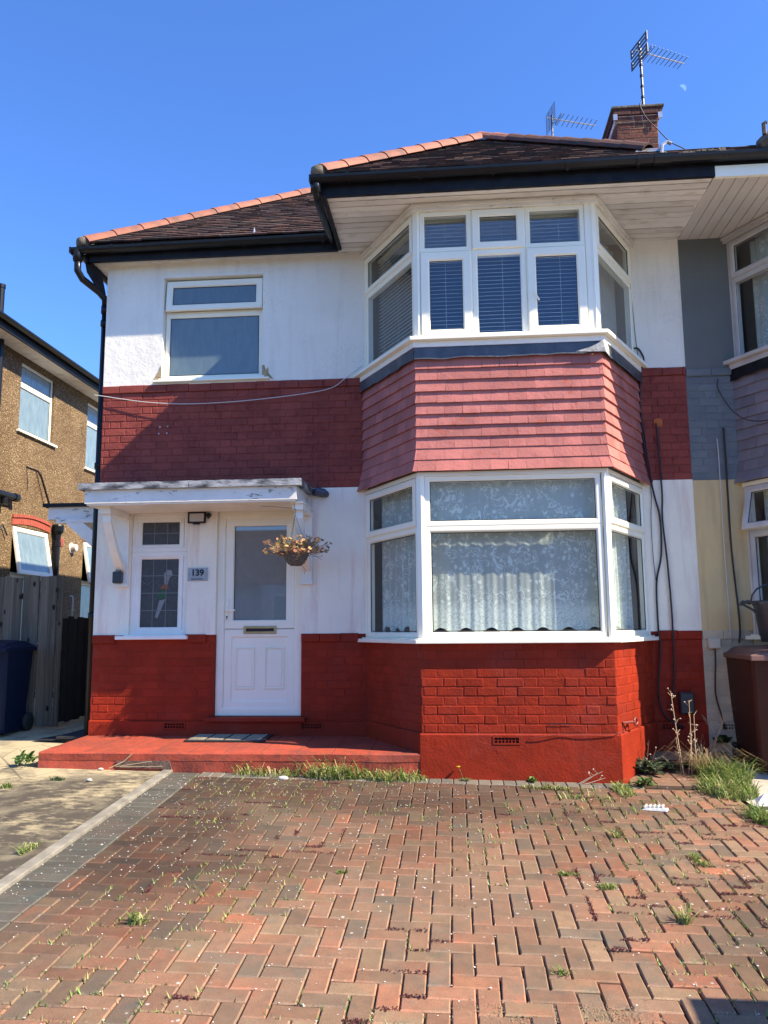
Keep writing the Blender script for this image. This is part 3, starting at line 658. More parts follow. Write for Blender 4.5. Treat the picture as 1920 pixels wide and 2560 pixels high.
# ---- bay brick base, sills, tile hanging
def bay(parent, path, colours, seed, glassy, holes=True):
    rb = random.Random(seed)
    FB = facets(path)
    mb = MB()
    for k, (F, L) in enumerate(FB):
        mb.poly([F(0, 0, -.84), F(L, 0, -.84), F(L, 0, -.04), F(0, 0, -.04)])
        bricks(mb, F, 0, L, -.825, -.06, prot=.0030, ph=.03+.1*k, courses=10)
    mb.build('bay_brickwork', colours['low'], parent)
    mb = MB(); FP = facets(path, .026)
    for k, (F, L) in enumerate(FP):
        hh = [(.60, .835, -.915, -.842)] if k == 1 and holes else []
        rough_plinth(mb, F, 0, L, -1.4, -.838, 0, hh)
    mb.build('bay_plinth', colours['low'], parent)
    if holes: air_brick(parent, FP[1][0], .602, .833, -.913, -.844, 0)
    mb = MB(); slab(mb, path, .075, -.082, -.048, -.16); slab(mb, path, .035, -.048, -.036, -.16); mb.build('window_sill', colours['sill'], parent, bevel=.004)
    mb = MB(); slab(mb, path, -.045, -.05, -.04); mb.build('sill_board', colours['sill'], parent)
    mb = MB(); slab(mb, path, .012, 1.368, 1.405, -.09); mb.build('head_strip', colours['sill'], parent)
    # floor slab between the storeys
    mb = MB(); slab(mb, path, -.02, 1.40, 2.55); mb.build('bay_core', M_room, parent)
    # hung tiles
    mb = MB(); N = 10; z0, z1 = 1.405, 2.445; g = (z1-z0)/N; tw = .158
    for k in range(3):
        for r in range(N):
            fl = max(0, (2.2-r))*.016+max(0, (1.2-r))*.012; do = .030+fl; di = .014+fl*.6
            Fo, Lo = facets(path, do)[k]; Fi, Li = facets(path, di)[k]
            zb = z0+r*g; zt = zb+g*(1.0 if r < N-1 else .85); off = (r % 2)*tw*.5+rb.uniform(-.01, .01)+.03*k
            u = -tw+off
            while u < Lo:
                a, b = max(u, 0), min(u+tw, Lo); u += tw
                if b-a < .015: continue
                j = rb.uniform(-.0012, .0012); tl = rb.uniform(-.0016, .0016); pz = rb.uniform(-.0012, .0012); th = .019; cf = 1+rb.uniform(-.14, .12)
                a2, b2 = a*Li/Lo, b*Li/Lo; gp = rb.choice((.0006, .0012, .0022)); a += (0 if a <= 0 else gp); b -= (0 if b >= Lo else gp); pz += rb.uniform(-.0006, .0008)
                mb.hexa([Fo(a, -th+pz, zb+j), Fo(b, -th+pz, zb+j+tl), Fi(b2, -.012, zt+.03), Fi(a2, -.012, zt+.03),
                         Fo(a, pz, zb+j), Fo(b, pz, zb+j+tl), Fi(b2, pz*.5-.0045, zt+.012), Fi(a2, pz*.5-.0045, zt+.012)], (cf, cf, cf))
    mb.build('tile_hanging', colours['tile'], parent)
    # lead apron with a wavy lower edge
    mb = MB()
    for k in range(3):
        Fo, Lo = facets(path, .040)[k]; Fi, Li = facets(path, .058)[k]; n = 36; rows = [(2.555, 0), (2.50, .012), (2.455, .003), (2.425, .010)]; vs = []
        for (z, dd) in rows:
            for i in range(n+1):
                t = i/n; wv = noise.noise(Vector((t*9+k*5, z*3, seed)))*.012; zz = z+(wv*1.2 if z < 2.45 else 0)
                vs.append(Fo(Lo*t, dd+wv*.5 if 0 < i < n else dd, zz))
        mb.mesh(vs, [(r*(n+1)+i, r*(n+1)+i+1, (r+1)*(n+1)+i+1, (r+1)*(n+1)+i) for r in range(3) for i in range(n)])
    mb.build('lead_flashing', colours['lead'], parent, smooth=True)
    mb = MB(); slab(mb, path, .10, 2.588, 2.625, -.1); mb.build('upper_sill', colours['sill2'], parent, bevel=.004)
    mb = MB(); slab(mb, path, .052, 2.535, 2.587, -.08); mb.build('sill_fascia', colours['board'], parent)
    # head board under the soffit
    mb = MB(); slab(mb, path, .035, 3.845, T+.004, -.06); slab(mb, path, .050, 3.875, 3.90, .036); mb.build('head_board', colours['head'], parent)
    FF = facets(path); wm, go, gl = colours['win'], colours['glass_lo'], colours['glass_up']
    L0, L1, L2 = FF[0][1], FF[1][1], FF[2][1]
    # corner posts
    for z0, z1, nm in ((-.038, 1.37, 'lower'), (2.622, 3.848, 'upper')):
        for k in (1, 2):
            mb = MB(); (Fa, La), (Fb, Lb) = FF[k-1], FF[k]; w1, w2 = .040, (.05 if nm == 'lower' else .04)
            for st, ext in ((0, 0), (.011, .012), (.0, .0)):
                pass
            P = [Fa(La-w1, -.06, z0), Fa(La-w1, .004, z0), Fa(La-.02, .012, z0), Fb(.02, .012, z0), Fb(w2, .004, z0), Fb(w2, -.06, z0)]
            mb.prism(P, (0, 0, z1-z0)); mb.build('corner_post', wm, parent)
        for k, (F, L) in ((0, FF[0]), (2, FF[2])):
            mb = MB(); e = (0, .03) if k == 0 else (L-.03, L); fbox(mb, F, e[0], e[1], -.06, .003, z0, z1); mb.build('wall_post', wm, parent)
    lo0, lo1, tr = -.036, 1.37, .925
    window(parent, FF[0][0], [(.03, L0-.04, tr, lo1, 'sash' if holes else 'vent', .068), (.03, L0-.04, lo0, tr, 'fix', .058)], wm, -.004, mat_g=go)
    window(parent, FF[1][0], [(.05, L1-.05, tr, lo1, 'fix', .050), (.05, L1-.05, lo0, tr, 'fix', .058)], wm, -.004, mat_g=go)
    window(parent, FF[2][0], [(.04, L2-.03, tr, lo1, 'sash', .068), (.04, L2-.03, lo0, tr, 'fix', .058)], wm, -.004, mat_g=go)
    up0, up1, tr = 2.622, 3.848, 3.452
    c1, c2 = .515, 1.0
    window(parent, FF[1][0], [(.04, c1, tr, up1, 'fix', .045), (c1, c2, tr, up1, 'sash', .078), (c2, L1-.085, tr, up1, 'fix', .045),
                              (.04, c1, up0, tr, 'sash', .088), (c1, c2, up0, tr, 'fix', .042), (c2, L1-.085, up0, tr, 'sash', .088)], wm, -.002, mat_g=gl)
    mb = MB(); fbox(mb, FF[1][0], L1-.085, L1-.04, -.06, .004, up0, up1); mb.build('corner_post', wm, parent)
    window(parent, FF[0][0], [(.03, L0-.04, tr, up1, 'sash', .062), (.03, L0-.04, up0, tr, 'fix', .045)], wm, -.004, mat_g=gl)
    window(parent, FF[2][0], [(.04, L2-.03, tr, up1, 'sash', .062), (.04, L2-.03, up0, tr, 'fix', .045)], wm, -.004, mat_g=gl)
    return FF
COL = dict(low=M_low, sill=M_upvc, tile=M_tile, lead=M_lead, sill2=M_upvc, board=M_woodwhite, head=M_peel, win=M_upvc, glass_lo=M_glass, glass_up=M_glass_up)
FF = bay(H, BAY, COL, 21, 1)
# torn pale scrim at the right end of the lead
mb = MB(); F1, L1 = facets(BAY, .062)[1]; F2_, L2_ = facets(BAY, .062)[2]
mb.mesh([F1(L1-.26, 0, 2.44), F1(L1-.12, .004, 2.48), F1(L1-.02, .006, 2.535), F2_(.03, .006, 2.53), F2_(.09, .002, 2.47), F2_(.10, 0, 2.415), F1(L1, .004, 2.43)],
        [(0, 1, 2, 6), (6, 2, 3, 4), (6, 4, 5)]); mb.build('torn_flashing_scrim', M_scrim, H)
# window handle
mb = MB(); F1, L1 = FF[1]; mb.prism([F1(1.055, .018, 3.02), F1(1.068, .018, 3.025), F1(1.11, .018, 2.945), F1(1.098, .018, 2.938)], (0, -.012, 0)); mb.build('window_handle', M_upvc, H)

# ---- upper left window (frosted)
FWd = Fr((0, .055), (1, 0))
WN = window(H, FWd, [(-2.985, -1.93, 2.645, 3.375, 'fix', .052)], M_upvc, 0, mat_g=M_bath)
mb = MB(); ring(mb, FWd, -2.985, -1.93, 3.375, 3.745, .03, -.06, 0); mb.build('vent_frame', M_upvc, WN)
# top hung vent held slightly open
hinge = (3.735, .06); ang = radians(5)
class FrT(Fr):
    def __call__(s, u, d, z):
        dz_ = z-hinge[0]; dd = d; zz = hinge[0]+dz_*cos(ang)+dd*sin(ang)*0; q = s.o+s.d*u+s.n*(dd-dz_*sin(ang)); return (q.x, q.y, zz)
FT = FrT((0, .055), (1, 0))
mb = MB(); ring(mb, FT, -2.972, -1.935, 3.385, 3.722, .070, .0, .035); sh = mb.build('sash', M_upvc, WN)
mb = MB(); fbox(mb, FT, -2.905, -2.002, .012, .018, 3.452, 3.655); mb.build('pane', M_bath, WN)
mb = MB(); ring(mb, FT, -2.903, -2.004, 3.455, 3.652, .007, .016, .024, inset=.002); mb.build('gasket', M_gasket, WN)
mb = MB(); mb.box(-3.068, -1.84, -.055, .02, 2.598, 2.62, ch=.004); mb.box(-3.02, -1.90, -.02, .03, 2.62, 2.645); mb.build('window_sill', M_upvc, H)
mb = MB(); fbox(mb, WALL, -3.0, -1.92, -.06, .022, 3.75, 3.768); mb.build('window_drip', M_woodwhite, H)
def patch(name, mat, F, pts, d, parent, th=.004):
    m = MB(); m.prism([F(u, d, z) for u, z in pts], tuple(Vector((F.n.x, F.n.y, 0))*th)); return m.build(name, mat, parent)
patch('broken_render', M_ochre, WALL, [(-3.06, 2.612), (-2.995, 2.612), (-2.99, 2.70), (-3.0, 2.79), (-3.02, 2.73), (-3.05, 2.68), (-3.075, 2.64)], .013, H)
patch('broken_render', M_ochre, WALL, [(-1.922, 2.63), (-1.83, 2.615), (-1.80, 2.60), (-1.855, 2.67), (-1.86, 2.73), (-1.885, 2.70), (-1.90, 2.76), (-1.922, 2.75)], .013, H)

# ---- leaded side window
def arch_leaded():
    Fw = Fr((0, .03), (1, 0))
    fr = MB(); ring(fr, Fw, LW[0], LW[1], .835, LW[3], .052, -.05, .016); ring(fr, Fw, LW[0], LW[1], .0, .835, .052, -.05, .016)
    Wd = fr.build('window', M_woodwhite, H)
    for z0, z1 in ((.862, 1.19), (.028, .812)):
        s = MB(); ring(s, Fw, -3.205, -2.715, z0, z1, .05, -.02, .008); s.build('casement', M_woodwhite, Wd)
    for z0, z1, nz in ((.905, 1.15), (.05, .77))[:0] or ((.906, 1.148, 2), (.070, .770, 4)):
        p = MB(); fbox(p, Fw, -3.165, -2.755, -.022, -.016, z0, z1); p.build('pane', M_leadglass, Wd)
        c = MB()
        for i in range(1, 3): x = -3.163+.406*i/3; fbox(c, Fw, x-.004, x+.004, -.016, -.011, z0, z1)
        for i in range(1, nz): z = z0+(z1-z0)*i/nz; fbox(c, Fw, -3.163, -2.757, -.016, -.0115, z-.004, z+.004)
        c.build('lead_cames', M_came, Wd)
    sc = lambda pts: [(-3.16+.40*a, .05+.72*(b)) for a, b in pts]
    pc = MB()
    def g(pts, mi): pc.prism([Fw(u, -.0155, z) for u, z in sc(pts)], (0, -.0030, 0), mi=mi)
    g([(.60, .78), (.68, .84), (.80, .83), (.83, .76), (.76, .74), (.70, .62), (.62, .63)], 0)
    g([(.50, .57), (.74, .57), (.72, .63), (.60, .64)], 1)
    g([(.42, .50), (.48, .42), (.66, .45), (.72, .52), (.60, .56)], 2)
    g([(.40, .18), (.46, .16), (.66, .43), (.50, .41)], 0)
    pc.build('stained_glass_motif', [simple('white_glass', UP(.22, .23, .22), rough=.3, bd=0), simple('amber_glass', UP(.22, .07, .02), rough=.3, bd=0), simple('green_glass', UP(.02, .08, .03), rough=.3, bd=0)], Wd)
    cv = MB()
    pts = [(-3.16+.2*t, -.0, 0) for t in range(2)]
    cv.tube([Fw(-3.163+.14*t/6, -.012, .56-.05*sin(t/6*pi)) for t in range(7)], .003, 5); cv.tube([Fw(-2.757-.14*t/6, -.012, .60-.06*sin(t/6*pi*.5)) for t in range(7)], .003, 5)
    cv.build('lead_curves', M_came, Wd)
    s = MB(); s.box(-3.36, -2.632, -.075, .03, -.042, -.006, ch=.004); s.box(-3.29, -2.66, -.03, .03, -.006, .004); s.build('window_sill', M_woodwhite, H)
arch_leaded()

# ---- front door
Fd = Fr((0, .045), (1, 0))
mb = MB(); ring(mb, Fd, DR[0], DR[1], DR[2], DR[3], .078, -.06, .012)
DF = mb.build('door_frame', M_upvc, H)
DO = MB(); ring(DO, Fd, -2.284, -1.575, .055, 1.172, .088, -.04, .0); ring(DO, Fd, -2.284, -1.575, -.725, .05, .082, -.04, .0)
fbox(DO, Fd, -2.21, -1.65, -.03, -.014, -.65, -.02)
for u0, u1 in ((-2.173, -1.974), (-1.876, -1.676)):
    ring(DO, Fd, u0, u1, -.535, -.125, .018, -.02, -.002, inset=.006); fbox(DO, Fd, u0+.022, u1-.022, -.02, -.006, -.513, -.147, ch=.008)
D = DO.build('door', M_upvc, H)
m = MB(); fbox(m, Fd, -2.2, -1.64, -.028, -.02, .14, 1.09); m.build('pane', M_doorglass, D)
m = MB(); ring(m, Fd, -2.198, -1.642, .139, 1.09, .006, -.02, -.010, inset=.002); m.build('gasket', M_gasket, D)
m = MB(); ring(m, Fd, -2.088, -1.755, .004, .082, .026, -.002, .012, mi=0, inset=.006); fbox(m, Fd, -2.065, -1.778, -.003, .004, .024, .062, mi=1)
for u in (-2.078, -1.765):
    for z in (.014, .072): m.lathe([(.004, 0), (.004, .003)], Fd(u, .011, z), 8, ax='y')
m.build('letterbox', [M_brass, M_dark], D)
m = MB(); fbox(m, Fd, -2.274, -2.240, 0, .012, .125, .355, ch=.005); m.tube([Fd(-2.257, .01, .24), Fd(-2.257, .05, .24), Fd(-2.235, .058, .242), Fd(-2.165, .056, .238)], [.011, .011, .012, .010], 8)
m.lathe([(.009, 0), (.009, .004)], Fd(-2.257, .012, .175), 10, mi=1, ax='y'); fbox(m, Fd, -2.261, -2.253, .012, .0165, .150, .175, mi=1)
m.build('handle', [M_upvc, M_dark], D)
m = MB(); m.box(-2.433, -1.448, -.075, .05, -.835, -.796, ch=.004); m.build('door_sill', M_low, H)

# ---- door canopy
def canopy(parent, x0, x1, y1, z, mats, black=False, y0=0.):
    m = MB(); m.box(x0+.05, x1-.05, y1+.04, y0, z-.155, z-.015); c = m.build('canopy', mats['fascia'], parent)
    m = MB(); vs = []
    m.box(x0+.065, x1-.065, y1+.055, y0, z-.170, z-.156); m.build('canopy_soffit', mats['soffit'], c)
    m = MB(); n = 26
    for i in range(n):
        a, b = x0+(x1-x0)*i/n, x0+(x1-x0)*(i+1)/n; q = noise.noise(Vector((i*.9, 2, 1)))*.004; q2 = noise.noise(Vector(((i+1)*.9, 2, 1)))*.004
        if i == 13: a += .006
        m.hexa([(a, y1, z-.028+q), (b, y1, z-.028+q2), (b, y0, z-.02), (a, y0, z-.02), (a, y1-.003, z+.036+q), (b, y1-.003, z+.036+q2), (b, y0, z+.048), (a, y0, z+.048)])
    m.build('canopy_roof', mats['roof'], c)
    return c
CN = canopy(H, -3.525, -1.385, -.66, 1.400, dict(fascia=M_peel, soffit=M_woodwhite, roof=M_leadw))
def bracket(parent, x, dirx=1, mat=M_woodwhite):
    m = MB(); a, b = x-.055, x+.055
    m.box(a, b, -.035, .0, .50, 1.20); m.box(a-.01, b+.01, -.05, 0, .485, .515)
    m.box(x-.05, x+.05, -.50, -.035, 1.165, 1.228); m.box(x-.06, x+.06, -.53, -.0, 1.222, 1.240)
    pts = []; n = 10
    for i in range(n+1):
        t = i/n; y = -.45+.41*(t**1.0); z = 1.165-.47*t+.06*sin(pi*t)*-1
        pts.append((y, z))
    for i in range(n):
        (ya, za), (yb, zb_) = pts[i], pts[i+1]; th = .075
        m.hexa([(x-.040, ya, za-th), (x+.040, ya, za-th), (x+.040, yb, zb_-th), (x-.040, yb, zb_-th), (x-.040, ya, za), (x+.040, ya, za), (x+.040, yb, zb_), (x-.040, yb, zb_)])
    return m.build('canopy_bracket', mat, parent)
bracket(CN, -3.325); bracket(CN, -1.445)
m = MB(); m.tube([(-1.385, -.02, 1.41), (-1.33, -.06, 1.405), (-1.27, -.05, 1.39), (-1.24, -.015, 1.38)], [.035, .045, .045, .03], 8); m.build('flashing_roll', M_lead, CN)
# side door canopy on the left wall
m = MB(); m.box(-4.355, XL, .39, 1.5, 1.243, 1.375); SCN = m.build('side_canopy', M_peel, H)
m = MB(); m.box(-4.40, XL, .34, 1.55, 1.376, 1.412); m.build('canopy_roof', M_blackpaint, SCN)
m = MB(); m.box(-4.255, XL, .37, .389, 1.20, 1.242); m.build('canopy_rail', M_peel, SCN)
m = MB(); m.prism([(-4.13, .38, 1.199), (-4.03, .38, 1.199), (-3.90, .38, 1.02), (XL, .38, .70), (XL, .38, .86), (-3.80, .38, 1.04), (-3.93, .38, 1.199)][:7], (0, .05, 0)) if False else m.prism([(-4.15, .375, 1.199), (-3.95, .375, 1.199), (-3.62, .375, .92), (-3.62, .375, .74)], (0, .055, 0)); m.build('canopy_bracket', M_woodwhite, SCN)

# ---- eaves, roofs, gutters
zf0, zf1 = T-.012, T+.13
def soffit_boards(parent, x0, x1, y0, y1, mat):
    m = MB(); y = y1; r = random.Random(4)
    while y > y0+.01:
        a = max(y0, y-.098); c = r.uniform(.80, 1.05); m.box(x0, x1, a+.011, y, T+.0+r.uniform(-.003, .003), T+.02, (c, c*.99, c*.97)); y -= .1
    m.box(x0, x1, y0, y1, T+.021, T+.03, (.04, .04, .04)); return m.build('soffit', mat, parent)
soffit_boards(H, -1.07, XR, -1.195, .02, M_soffit)
soffit_boards(H, XL-.13, -1.07, -.15, .02, M_soffit)
m = MB(); m.box(-1.105, 2.32, -1.235, -1.197, zf0-.02, zf1); m.box(-1.105, -1.072, -1.197, -.18, zf0-.02, zf1); m.box(XL-.145, -1.106, -.19, -.152, zf0-.02, zf1); m.box(XL-.165, XL-.131, -.19, 7.9, zf0-.02, zf1)
m.build('fascia', M_blackpaint, H)
m = MB(); m.box(XL-.13, XL, .02, 7.8, T, T+.02); m.build('side_soffit', M_soffit, H)
def gutter(m, p0, p1, out, r=.058):
    p0, p1, out = Vector(p0), Vector(p1), Vector(out); n = 8; vs = []
    prof = [(r*sin(pi*k/n-pi/2), -r*cos(pi*k/n-pi/2)) for k in range(n+1)]
    prof += [(x*.92, z*.92) for x, z in reversed(prof)]
    for p in (p0, p1):
        for x, z in prof: vs.append(p+out*x+Vector((0, 0, z)))
    q = len(prof); m.mesh(vs, [(k, (k+1) % q, q+(k+1) % q, q+k) for k in range(q)]+[tuple(range(q)), tuple(range(2*q-1, q-1, -1))])
def joint(m, p, ax, out, r=.064, wd=.05):
    gutter(m, Vector(p)-Vector(ax)*wd/2, Vector(p)+Vector(ax)*wd/2, out, r)
gzv = T+.115
m = MB(); gutter(m, (-1.19, -1.295, gzv), (2.40, -1.295, gzv+.012), (0, -1, 0))
for x in (-1.12, -.86, -.22, .42, 1.06, 1.66): joint(m, (x, -1.297, gzv+.002), (1, 0, 0), (0, -1, 0), .064, .03)
joint(m, (1.86, -1.297, gzv+.008), (1, 0, 0), (0, -1, 0), .066, .14); m.box(-1.20, -1.185, -1.355, -1.235, gzv-.06, gzv+.004)
G1 = m.build('gutter', M_black, H)
m = MB(); gutter(m, (-3.90, -.25, gzv-.03), (-1.16, -.25, gzv-.01), (0, -1, 0))
for x in (-3.72, -3.46, -2.92, -2.07, -1.25): joint(m, (x, -.252, gzv-.02), (1, 0, 0), (0, -1, 0), .064, .03)
m.box(-3.91, -3.895, -.312, -.19, gzv-.09, gzv-.026); m.build('gutter', M_black, H)
m = MB(); gutter(m, (XL-.225, -.2, gzv-.03), (XL-.225, 7.9, gzv-.03), (-1, 0, 0)); m.build('gutter', M_black, H)
m = MB(); m.lathe([(.05, 0), (.05, .07), (.04, .10)], (-1.145, -1.29, gzv-.14), 12)
m.tube([(-1.145, -1.29, gzv-.06), (-1.145, -1.28, gzv-.12), (-1.148, -1.18, gzv-.15), (-1.15, -.55, gzv-.12), (-1.15, -.30, gzv-.09), (-1.15, -.26, gzv-.05)], .036, 10); m.build('downpipe', M_black, H, smooth=True)
m = MB(); m.tube([(-3.84, -.25, gzv-.05), (-3.84, -.25, gzv-.16)], [.06, .048], 12)
m.tube([(-3.84, -.25, gzv-.12), (-3.84, -.245, gzv-.26), (-3.81, -.19, gzv-.33), (-3.71, .0, gzv-.40), (-3.665, .055, gzv-.46), (-3.66, .06, gzv-.56)], .037, 10)
m.tube([(-3.66, .06, gzv-.50), (-3.66, .06, -1.05)], .036, 10)
for z in (3.3, 1.75, .2): m.tube([(-3.66, .06, z-.03), (-3.66, .06, z+.03)], .046, 10)
m.tube([(-3.66, .06, gzv-.62), (-3.66, .06, gzv-.54)], .046, 10); m.build('downpipe', M_black, H, smooth=True)
m = MB(); m.prism([(-3.80, -.17, T-.02), (-3.70, -.02, T-.05), (-3.66, .03, T-.30), (-3.67, .03, T-.36), (-3.79, -.14, T-.12)], (.012, 0, 0)); m.build('fascia_bracket', M_blackpaint, H)

RP = math.tan(radians(38.0))
RC = [(.085, .050, .045), (.10, .055, .045), (.13, .07, .055), (.07, .045, .045), (.16, .085, .06), (.06, .05, .045)]
def roof_plane(m, p0, ux, vin, L, inside, rows, seed, tw=.166, gauge=.098):
    """p0 eave start, ux unit along eave, vin unit horizontal inwards"""
    r = random.Random(seed); s = Vector((vin[0], vin[1], RP)).normalized(); ux = Vector((ux[0], ux[1], 0)); nrm = ux.cross(s).normalized()
    if nrm.z < 0: nrm = -nrm
    p0 = Vector(p0)
    for i in range(rows):
        u = -tw+(i % 2)*tw/2
        while u < L:
            if inside(u+tw/2, i*gauge+.03):
                j, t, c = r.uniform(-.006, .006), r.uniform(-.002, .007), r.choice(RC); k = r.uniform(.7, 1.25); sk = r.uniform(-.004, .004)
                a = p0+ux*(u+.0012)+s*(i*gauge+j+sk); b = p0+ux*(u+tw-.0012)+s*(i*gauge+j-sk); up = s*(gauge+.03)
                lo = nrm*(.014+t); hi = nrm*.002; th = nrm*.017
                m.hexa([a+lo-th, b+lo-th, b+up+hi-th, a+up+hi-th, a+lo, b+lo, b+up+hi, a+up+hi], tuple(q*k for q in c))
            u += tw
def hip_tiles(parent, A, Bp, mat=M_hip, r=.105, n=None, seed=1, dark=None):
    m = MB(); A, Bp = Vector(A), Vector(Bp); L = (Bp-A).length; t = (Bp-A)/L; n = n or max(1, round(L/.30)); up = Vector((0, 0, 1)); sd = t.cross(up).normalized(); u2 = sd.cross(t).normalized()
    rr = random.Random(seed)
    for i in range(n):
        a = A+t*(L*i/n-.012); b = A+t*(L*(i+1)/n-.004); k = rr.uniform(.82, 1.1); ra, rb_ = r*1.03, r*.94; vs = []
        c = (k, k, k)
        if dark and dark(i/n): k *= .38; c = (k*.9, k, k)
        for P, R in ((a, ra), (b, rb_)):
            for q in range(9):
                an = pi*(q/8)*.92+pi*.04; vs.append(P+sd*cos(an)*R+u2*(sin(an)*R-.055))
        for P, R in ((a, ra-.014), (b, rb_-.014)):
            for q in range(9):
                an = pi*(q/8)*.92+pi*.04; vs.append(P+sd*cos(an)*R+u2*(sin(an)*R-.055))
        fs = [(q, q+1, 10+q, 9+q) for q in range(8)]+[(18+q, 27+q, 28+q, 19+q) for q in range(8)]+[(q, 18+q, 19+q, q+1) for q in range(8)]+[(9+q, 10+q, 28+q, 27+q) for q in range(8)]
        m.mesh(vs, fs, c)
    o = m.build('hip_tiles', mat, parent, smooth=False)
    m = MB(); pts = [A+t*(L*i/30)+u2*(-.052) for i in range(31)]
    vs = []
    for i, p in enumerate(pts):
        wdt = .115+noise.noise(Vector((i*.7, seed, 0)))*.02
        vs += [p-sd*wdt-u2*.03, p+u2*.03, p+sd*wdt-u2*.03]
    m.mesh(vs, [(3*i+q, 3*i+q+1, 3*i+4+q, 3*i+3+q) for i in range(30) for q in range(2)]+[(0, 1, 2)]); m.build('mortar_bedding', M_mortar, o)
    # rounded mortar plug at the foot
    return o
ez = T+.135
RF = MB()
# front hipped roof over the bay
ax0, ay0, half = -1.15, -1.33, 1.56; apex = (ax0+half, ay0+half, ez+half*RP)
rl = sqrt(1+RP*RP)
RF.poly([(ax0+.03, ay0+.03, ez), (ax0+2*half, ay0+.03, ez), (apex[0], apex[1], apex[2]-.02)], (.3, .2, .2)); RF.poly([(ax0+.03, ay0+.03, ez), (apex[0], apex[1], apex[2]-.02), (apex[0], 3.8, apex[2]-.02), (ax0+.03, 3.8, ez)], (.3, .2, .2))
RF.poly([(ax0+2*half, ay0+.03, ez), (apex[0], apex[1], apex[2]-.02), (apex[0], 3.8, apex[2]-.02), (ax0+2*half, 3.8, ez)], (.3, .2, .2))
roof_plane(RF, (ax0, ay0, ez), (1, 0), (0, 1), 2*half, lambda u, s: s/rl < min(u, 2*half-u)+.0, 22, 31)
roof_plane(RF, (ax0, ay0+.0, ez), (0, 1), (1, 0), 4., lambda u, s: s/rl < min(u, half)-.10, 22, 32)
# main roof front slope
mx0, my0, dep = XL-.20, -.28, 4.0
RF.poly([(mx0+.03, my0+.03, ez-.01), (9, my0+.03, ez-.01), (9, my0+dep, ez-.02+dep*RP), (mx0+dep, my0+dep, ez-.02+dep*RP)], (.3, .2, .2))
RF.poly([(mx0+.03, my0+.03, ez-.01), (mx0+dep, my0+dep, ez-.02+dep*RP), (mx0+.03, my0+2*dep, ez-.01)], (.3, .2, .2))
RF.poly([(9, my0+2*dep, ez-.01), (mx0+.03, my0+2*dep, ez-.01), (mx0+dep, my0+dep, ez-.02+dep*RP), (9, my0+dep, ez-.02+dep*RP)], (.3, .2, .2))
roof_plane(RF, (mx0, my0, ez), (1, 0), (0, 1), 4.6, lambda u, s: s/rl < u+.04, 40, 33)
roof_plane(RF, (mx0, my0, ez), (0, 1), (1, 0), 7., lambda u, s: s/rl < u+.04 and s/rl < 7.9-u, 12, 34)
ROOF = RF.build('roof', M_roof, H)
hip_tiles(ROOF, (ax0+.04, ay0+.04, ez+.055), (apex[0], apex[1], apex[2]+.045), seed=2, n=9)
hip_tiles(ROOF, (apex[0], apex[1], apex[2]+.045), (ax0+2*half-.16, ay0+.16, ez+.16), seed=3, n=9, dark=lambda t: t > .15)
hip_tiles(ROOF, (mx0+.04, my0+.04, ez+.045), (mx0+dep, my0+dep, ez+dep*RP+.04), seed=4, n=19)
for (x, y, z) in ((ax0+.03, ay0+.03, ez+.03), (mx0+.03, my0+.03, ez+.02)):
    m = MB(); m.lathe([(.07, -.05), (.075, .0), (.07, .03), (.045, .05), (.01, .06)], (x, y, z), 12); m.build('mortar_plug', M_mortar, ROOF, smooth=True)
m = MB(); m.prism([(1.62, -1.30, ez+.02), (1.93, -1.30, ez+.02), (1.88, -1.22, ez+.13), (1.70, -1.16, ez+.17)], (.0, .02, .01)); m.tube([(1.86, -1.31, ez+.02), (1.88, -1.27, ez+.12), (1.93, -1.24, ez+.17), (1.97, -1.24, ez+.15)], .016, 6); m.build('zinc_saddle', M_alu, ROOF)
m = MB(); m.lathe([(.012, 0), (.016, .02), (.004, .07)], (-1.98, -.20, ez+.05), 8); m.build('tile_clip', M_alu, ROOF)

# chimney
CH = MB(); cx0, cx1, cy0, cy1 = 2.20, 2.71, 1.80, 3.2; FCs = [Fr((cx0, cy0), (1, 0)), Fr((cx0, cy1), (0, -1))]
CH.box(cx0, cx1, cy0, cy1, 5.2, 6.56, mi=1)
cf = lambda r: r.choice([(.22, .075, .05), (.17, .06, .045), (.26, .10, .06), (.12, .05, .04), (.20, .09, .06)])
for F, L in ((FCs[0], cx1-cx0), (FCs[1], cy1-cy0)):
    bricks(CH, F, 0, L, 5.28, 6.405, prot=.005, courses=15, cols=cf)
F = Fr((cx0-.02, cy0-.02), (1, 0)); F2 = Fr((cx0-.02, cy1), (0, -1)); CH.box(cx0-.018, cx1+.018, cy0-.018, cy1, 6.41, 6.48)
bricks(CH, F, 0, cx1-cx0+.04, 6.41, 6.485, prot=.004, courses=1, cols=cf)
F = Fr((cx0-.045, cy0-.045), (1, 0)); CH.box(cx0-.043, cx1+.043, cy0-.043, cy1, 6.487, 6.57, (.12, .05, .04)); bricks(CH, F, 0, cx1-cx0+.09, 6.488, 6.563, prot=.004, courses=1, cols=lambda r: (.12, .05, .04))
CHO = CH.build('chimney', [M_stock, M_chmort], H)
m = MB(); vs = []
m.box(cx0-.065, cx1+.075, cy0-.065, cy1, 6.572, 6.605, ch=.006); m.build('chimney_cap', M_mortar, CHO)
m = MB(); m.tube([(cx0-.05, cy0-.055, 6.455), (cx1+.05, cy0-.055, 6.458)], .003, 5)
for x in (cx0-.03, cx1+.015): m.box(x-.02, x+.03, cy0-.065, cy0-.045, 6.41, 6.49)
m.build('lashing_bracket', M_alu, CHO)

